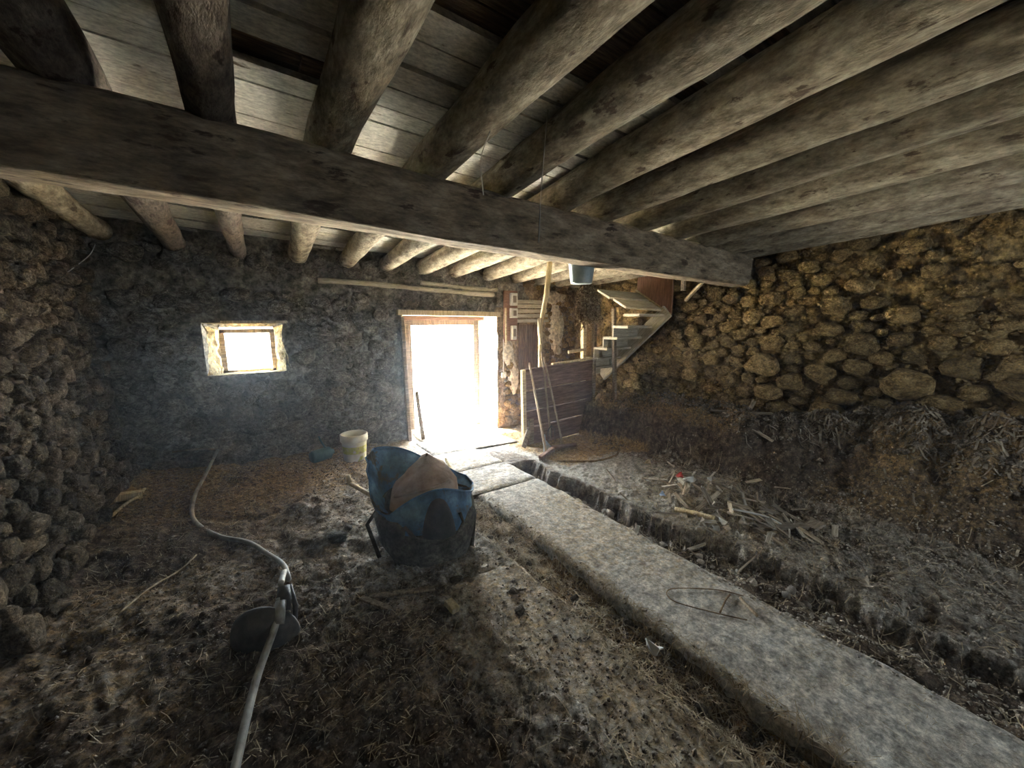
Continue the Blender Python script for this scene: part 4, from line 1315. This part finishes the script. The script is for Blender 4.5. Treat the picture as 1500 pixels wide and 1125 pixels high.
# litter heap: wood scraps one by one
for k in range(120):
    x = rs.gauss(3.25, .30); y_ = rs.gauss(1.62, .34)
    if k > 95:
        x, y_ = rs.uniform(2.95, 3.6), rs.uniform(.9, 1.25)
    L = rs.uniform(.04, .22); a = rs.uniform(0, math.pi)
    dx, dy = math.cos(a) * L / 2, math.sin(a) * L / 2
    z0 = gz(x - dx, y_ - dy); z1 = gz(x + dx, y_ + dy); zc = gz(x, y_)
    lift = max(0, zc - (z0 + z1) / 2) + .012
    pale = rs.random() < .35
    o = board('wood_scrap', (x - dx, y_ - dy, z0 + lift), (x + dx, y_ + dy, z1 + lift + rs.uniform(0, .05)), rs.uniform(.008, .042), rs.uniform(.005, .013), 'scrap_pale' if pale else 'scrap', None,
              (rs.uniform(-.5, .5), rs.uniform(-.5, .5), 1), bev=.002, jag=.008)
    if pale:
        tag(o, 'bleached pale splinter of wood in the litter heap', 'wood scrap', 'bleached splinters in the litter heap')
    else:
        tag(o, 'weathered brown scrap of wood in the litter heap', 'wood scrap', 'brown wood scraps in the litter heap')
stick('wood_board', 'grey broken board along the lower edge of the litter heap', 'board', [(3.05, 1.17, .03), (3.42, .98, .03)], 0, 'scrap', None, (.07, .025))
stick('wood_board', 'pale split plank end beside the dark hollow', 'board', [(3.42, .96, .03), (3.66, .96, .05)], 0, 'scrap', None, (.09, .025))
stick('stick', 'thick pale stick at the near rim of the litter heap', 'stick', [(2.86, 1.72, .02), (2.90, 1.55, .02), (2.92, 1.42, .02)], .02, 'palewood')
stick('stick', 'long light stalk sloping over the litter heap', 'stick', [(3.05, 1.35, .07), (3.20, 1.18, .05), (3.25, 1.08, .02)], .008, 'white')


def shard(name, label, cat, x, y_, s, mat, rz_, tilt=.4):
    n = 9; V = []
    r2 = random.Random(int(x * 1000))
    for zz in (0, .008):
        for k in range(n):
            a = 2 * math.pi * k / n; r = s * r2.uniform(.6, 1.1) if zz == 0 else None
            if zz == 0:
                V.append(Vector((math.cos(a) * r, math.sin(a) * r * .6, .02 * math.sin(a * 2))))
            else:
                V.append(V[k] + Vector((0, 0, zz)))
    Fc = [tuple(range(n - 1, -1, -1)), tuple(range(n, 2 * n))] + [(k, (k + 1) % n, (k + 1) % n + n, k + n) for k in range(n)]
    o = mesh(name, V, Fc, mat)
    o.location = (x, y_, gz(x, y_) + .03); o.rotation_euler = (tilt, .1, rz_)
    return tag(o, label, cat)


shard('plastic_scrap', 'crumpled bright red plastic scrap on the litter heap', 'plastic scrap', 3.42, 2.02, .07, 'red', .3)
shard('plastic_scrap', 'white plastic strip just below the red scrap', 'plastic scrap', 3.36, 1.90, .07, 'white', -.4)
shard('plastic_scrap', 'pale blue plastic scrap at the corner of the litter heap', 'plastic scrap', 2.96, 1.92, .045, 'bluebit', .8, .9)
for k in range(26):
    x = rs.gauss(3.15, .26); y_ = rs.gauss(1.5, .30)
    o = shard('paper_flake', 'small torn whitish flake strewn on the litter heap', 'flake', x, y_, rs.uniform(.014, .036), rs.choice(['white', 'debris', 'scrap_pale']), rs.uniform(0, 6), rs.uniform(-.6, .6))
    o['group'] = 'torn flakes on the litter heap'
shard('stone_shard', 'flat pale grey shard in front of the litter heap', 'shard', 3.02, 1.24, .08, 'debris', .5)
shard('stone_shard', 'small white flake beside the thick pale stick', 'shard', 2.93, 1.36, .04, 'white', 1.2)
shard('plastic_scrap', 'whitish crumpled film in the narrow gutter', 'plastic scrap', 1.56, 1.0, .06, 'white', 1.3, .2)
shard('stone_shard', 'ochre stone flake on golden chaff near the bank', 'shard', 3.63, 2.55, .06, 'palewood', .2)
shard('stone_shard', 'light tipped flat stone above the hollow in the rubble strip', 'shard', 3.02, .52, .07, 'debris', .2, .6)

# ------------------------------------------------------------------ uncountable litter
def ribbons(name, X, Y, L, W, mat, label, cat, lift=.004, rise=.5, parent=None):
    n = len(X)
    a = RNG.uniform(0, 2 * math.pi, n)
    dx, dy = np.cos(a), np.sin(a)
    Z = surf(X, Y)
    pts = []
    curve = RNG.normal(0, .12, n)
    for k, t in enumerate((-.5, 0.0, .5)):
        px_ = X + dx * L * t - dy * curve * L * (abs(t) * .5)
        py_ = Y + dy * L * t + dx * curve * L * (abs(t) * .5)
        pz_ = np.maximum(surf(px_, py_), Z - .02) + lift + (RNG.uniform(0, 1, n) ** 4) * rise * L * .5 * (t + .5)
        pts.append((px_, py_, pz_))
    V = np.zeros((n, 6, 3))
    for k, (px_, py_, pz_) in enumerate(pts):
        V[:, 2 * k] = np.stack([px_ - dy * W, py_ + dx * W, pz_], -1)
        V[:, 2 * k + 1] = np.stack([px_ + dy * W, py_ - dx * W, pz_ + W * .6], -1)
    b = (np.arange(n) * 6)[:, None]
    q = np.concatenate([b + np.array([0, 1, 3, 2]), b + np.array([2, 3, 5, 4])], 0)
    me = bpy.data.meshes.new(name)
    me.vertices.add(n * 6); me.vertices.foreach_set('co', V.reshape(-1).astype(np.float32))
    me.loops.add(len(q) * 4); me.loops.foreach_set('vertex_index', q.reshape(-1).astype(np.int32))
    me.polygons.add(len(q)); me.polygons.foreach_set('loop_start', np.arange(0, len(q) * 4, 4, dtype=np.int32))
    me.polygons.foreach_set('loop_total', np.full(len(q), 4, dtype=np.int32))
    me.update(calc_edges=True)
    o = link(name, me, mat, parent)
    o['kind'] = 'stuff'
    tag(o, label, cat)
    return o


def scatter(n, x0, x1, y0, y1, dens):
    X = RNG.uniform(x0, x1, n * 4); Y = RNG.uniform(y0, y1, n * 4)
    k = RNG.uniform(0, 1, n * 4) < dens(X, Y)
    return X[k][:n], Y[k][:n]


X, Y = scatter(14000, XL + .2, 1.45, .2, 5.0, lambda x, y: .35 + .6 * np.clip(fbm(x, y, 1.6, 3, 301) + .2, 0, 1) + .3 * (x > .9))
ribbons('loose_straw', X, Y, .01 + .10 * RNG.uniform(0, 1, len(X)) ** 3.0, RNG.uniform(.0006, .0016, len(X)), 'straw', 'loose straw trampled into the dirt left of the gutter', 'straw')
X, Y = scatter(3500, 1.32, 1.72, .1, 2.9, lambda x, y: .5 + .5 * fbm(x, y, 3, 3, 302))
ribbons('gutter_straw', X, Y, RNG.uniform(.03, .11, len(X)), RNG.uniform(.0009, .002, len(X)), 'straw', 'matted straw filling the narrow gutter', 'straw', .01, .9)
X, Y = scatter(4200, 2.4, 4.0, -.1, 2.6, lambda x, y: .10 + .9 * np.exp(-(((x - 3.2) / .45) ** 2 + ((y - 1.6) / .5) ** 2)))
ribbons('heap_litter', X, Y, RNG.uniform(.02, .10, len(X)), RNG.uniform(.0008, .0026, len(X)), 'straw', 'stalks and chaff strewn over the litter heap and rubble strip', 'litter', .006, .4)
X, Y = scatter(1500, 3.8, 4.8, -.4, 2.4, lambda x, y: .02 + .9 * sstep(.42, .6, bank_h(x, y)) * sstep(1.9, 1.3, y))
ribbons('bank_litter', X, Y, RNG.uniform(.02, .09, len(X)), RNG.uniform(.002, .008, len(X)), 'flake', 'dry stalks and flakes scattered over the earth bank', 'litter', .008, .6)
X, Y = scatter(2600, 1.68, 2.34, .0, 4.2, lambda x, y: .5 + 0 * x)
ribbons('walkway_chaff', X, Y, RNG.uniform(.008, .04, len(X)), RNG.uniform(.0005, .0012, len(X)), 'straw', 'fine chaff on the concrete walkway', 'chaff', .003, .2)


def crumbs(name, X, Y, S, mat, label, cat, sink=.2):
    n = len(X)
    base = np.array([(1, 0, 0), (-1, 0, 0), (0, 1, 0), (0, -1, 0), (0, 0, 1), (0, 0, -1)], float)
    fc = np.array([(0, 2, 4), (2, 1, 4), (1, 3, 4), (3, 0, 4), (2, 0, 5), (1, 2, 5), (3, 1, 5), (0, 3, 5)])
    V = base[None] * RNG.uniform(.5, 1.2, (n, 6, 1))
    a = RNG.uniform(0, 6.28, n)
    c, s = np.cos(a)[:, None], np.sin(a)[:, None]
    x = V[..., 0] * c - V[..., 1] * s; y_ = V[..., 0] * s + V[..., 1] * c
    V = np.stack([x + RNG.normal(0, .2, (n, 6)), y_ * .8, V[..., 2] * .65 + x * RNG.normal(0, .3, (n, 1))], -1) * S[:, None, None]
    V += np.stack([X, Y, surf(X, Y) + S * sink], -1)[:, None, :]
    q = (fc[None] + (np.arange(n) * 6)[:, None, None]).reshape(-1, 3)
    me = bpy.data.meshes.new(name)
    me.vertices.add(n * 6); me.vertices.foreach_set('co', V.reshape(-1).astype(np.float32))
    me.loops.add(len(q) * 3); me.loops.foreach_set('vertex_index', q.reshape(-1).astype(np.int32))
    me.polygons.add(len(q)); me.polygons.foreach_set('loop_start', np.arange(0, len(q) * 3, 3, dtype=np.int32))
    me.polygons.foreach_set('loop_total', np.full(len(q), 3, dtype=np.int32))
    me.update(calc_edges=True)
    o = link(name, me, mat)
    o['kind'] = 'stuff'
    return tag(o, label, cat)


X, Y = scatter(16000, XL + .2, 1.4, .1, 5.0, lambda x, y: .3 + .5 * np.clip(fbm(x, y, 1.2, 3, 311) + .3, 0, 1))
crumbs('earth_crumbs', X, Y, RNG.uniform(.002, .009, len(X)) + .014 * RNG.uniform(0, 1, len(X)) ** 8, 'bits', 'crumbled earth over the dirt floor', 'earth')
X, Y = scatter(6500, 2.3, 4.2, -.3, 2.4, lambda x, y: .15 + .6 * in_g2(x, y) + .5 * sstep(1.6, .8, y))
crumbs('rubble_crumbs', X, Y, RNG.uniform(.003, .015, len(X)), 'debris', 'fine rubble in the broken channel and along the strip beside it', 'rubble')
X, Y = scatter(5500, 3.7, 4.8, -.4, 3.6, lambda x, y: .2 + .8 * sstep(.3, .55, bank_h(x, y)))
crumbs('bank_crumbs', X, Y, RNG.uniform(.004, .02, len(X)) + .03 * (RNG.uniform(0, 1, len(X)) > .93), 'bits', 'earth lumps crumbling down the bank', 'earth')
X, Y = scatter(2500, 1.35, 1.72, -.1, 2.9, lambda x, y: .15 + .8 * in_g1(x, y) * sstep(1.8, 1.0, y))
crumbs('gutter_crumbs', X, Y, RNG.uniform(.004, .016, len(X)), 'bits', 'dark earth crumbs in the narrow gutter', 'earth')

# cobwebs and dangling roots
for k, (a, b, c, lab) in enumerate([((.95, 1.55, 2.42), (1.02, 1.75, 2.38), (1.12, 1.9, 2.28), 'dusty cobweb strand hanging from the limewashed joist'),
                                    ((1.33, 1.62, 2.66), (1.31, 1.64, 2.3), (1.31, 1.66, 2.02), 'long thin cobweb thread dangling in front of the beam'),
                                    ((-1.0, 4.9, 2.26), (-1.03, 4.8, 2.15), (-1.10, 4.5, 1.98), 'pale root strand hanging in the corner of the side wall')]):
    tag(tube('cobweb_strand', spline([a, b, c]), .0035, 'web', None, 5), lab, 'cobweb')
# grass tuft outside the threshold
rb = random.Random(4)
V, Fc = [], []
for k in range(160):
    c = Vector((rb.gauss(2.35, .12), rb.gauss(6.1, .08), -.13)); t = c + Vector((rb.gauss(0, .05), rb.gauss(0, .05), rb.uniform(.05, .14)))
    b = len(V); V += [c + Vector((-.004, 0, 0)), c + Vector((.004, 0, 0)), t]; Fc.append((b, b + 1, b + 2))
o = mesh('grass_tuft', V, Fc, 'grass'); o['kind'] = 'stuff'; tag(o, 'small green grass tuft outside the threshold', 'grass')

# ------------------------------------------------------------------ dusty air in the back-lit room
hm, hnt, hb = nodes_of('dusty_air')
hnt.nodes.remove(hb)
hv = hnt.nodes.new('ShaderNodeVolumeScatter')
hv.inputs['Color'].default_value = (0.86, 0.93, 1.0, 1)
hv.inputs['Density'].default_value = 0.0115
hv.inputs['Anisotropy'].default_value = 0.72
hnt.links.new(hv.outputs[0], hnt.nodes['Material Output'].inputs['Volume'])
M['air'] = hm
bm = bmesh.new()
box_bm(bm, ((XL + XR) / 2, (YN + YB) / 2 + .2, 1.2), (XR - XL + .6, YB - YN + .5, 3.2))
hz = from_bm('dusty_air', bm, 'air')
hz['kind'] = 'stuff'
tag(hz, 'faint dusty haze glowing in the light from the openings', 'haze')
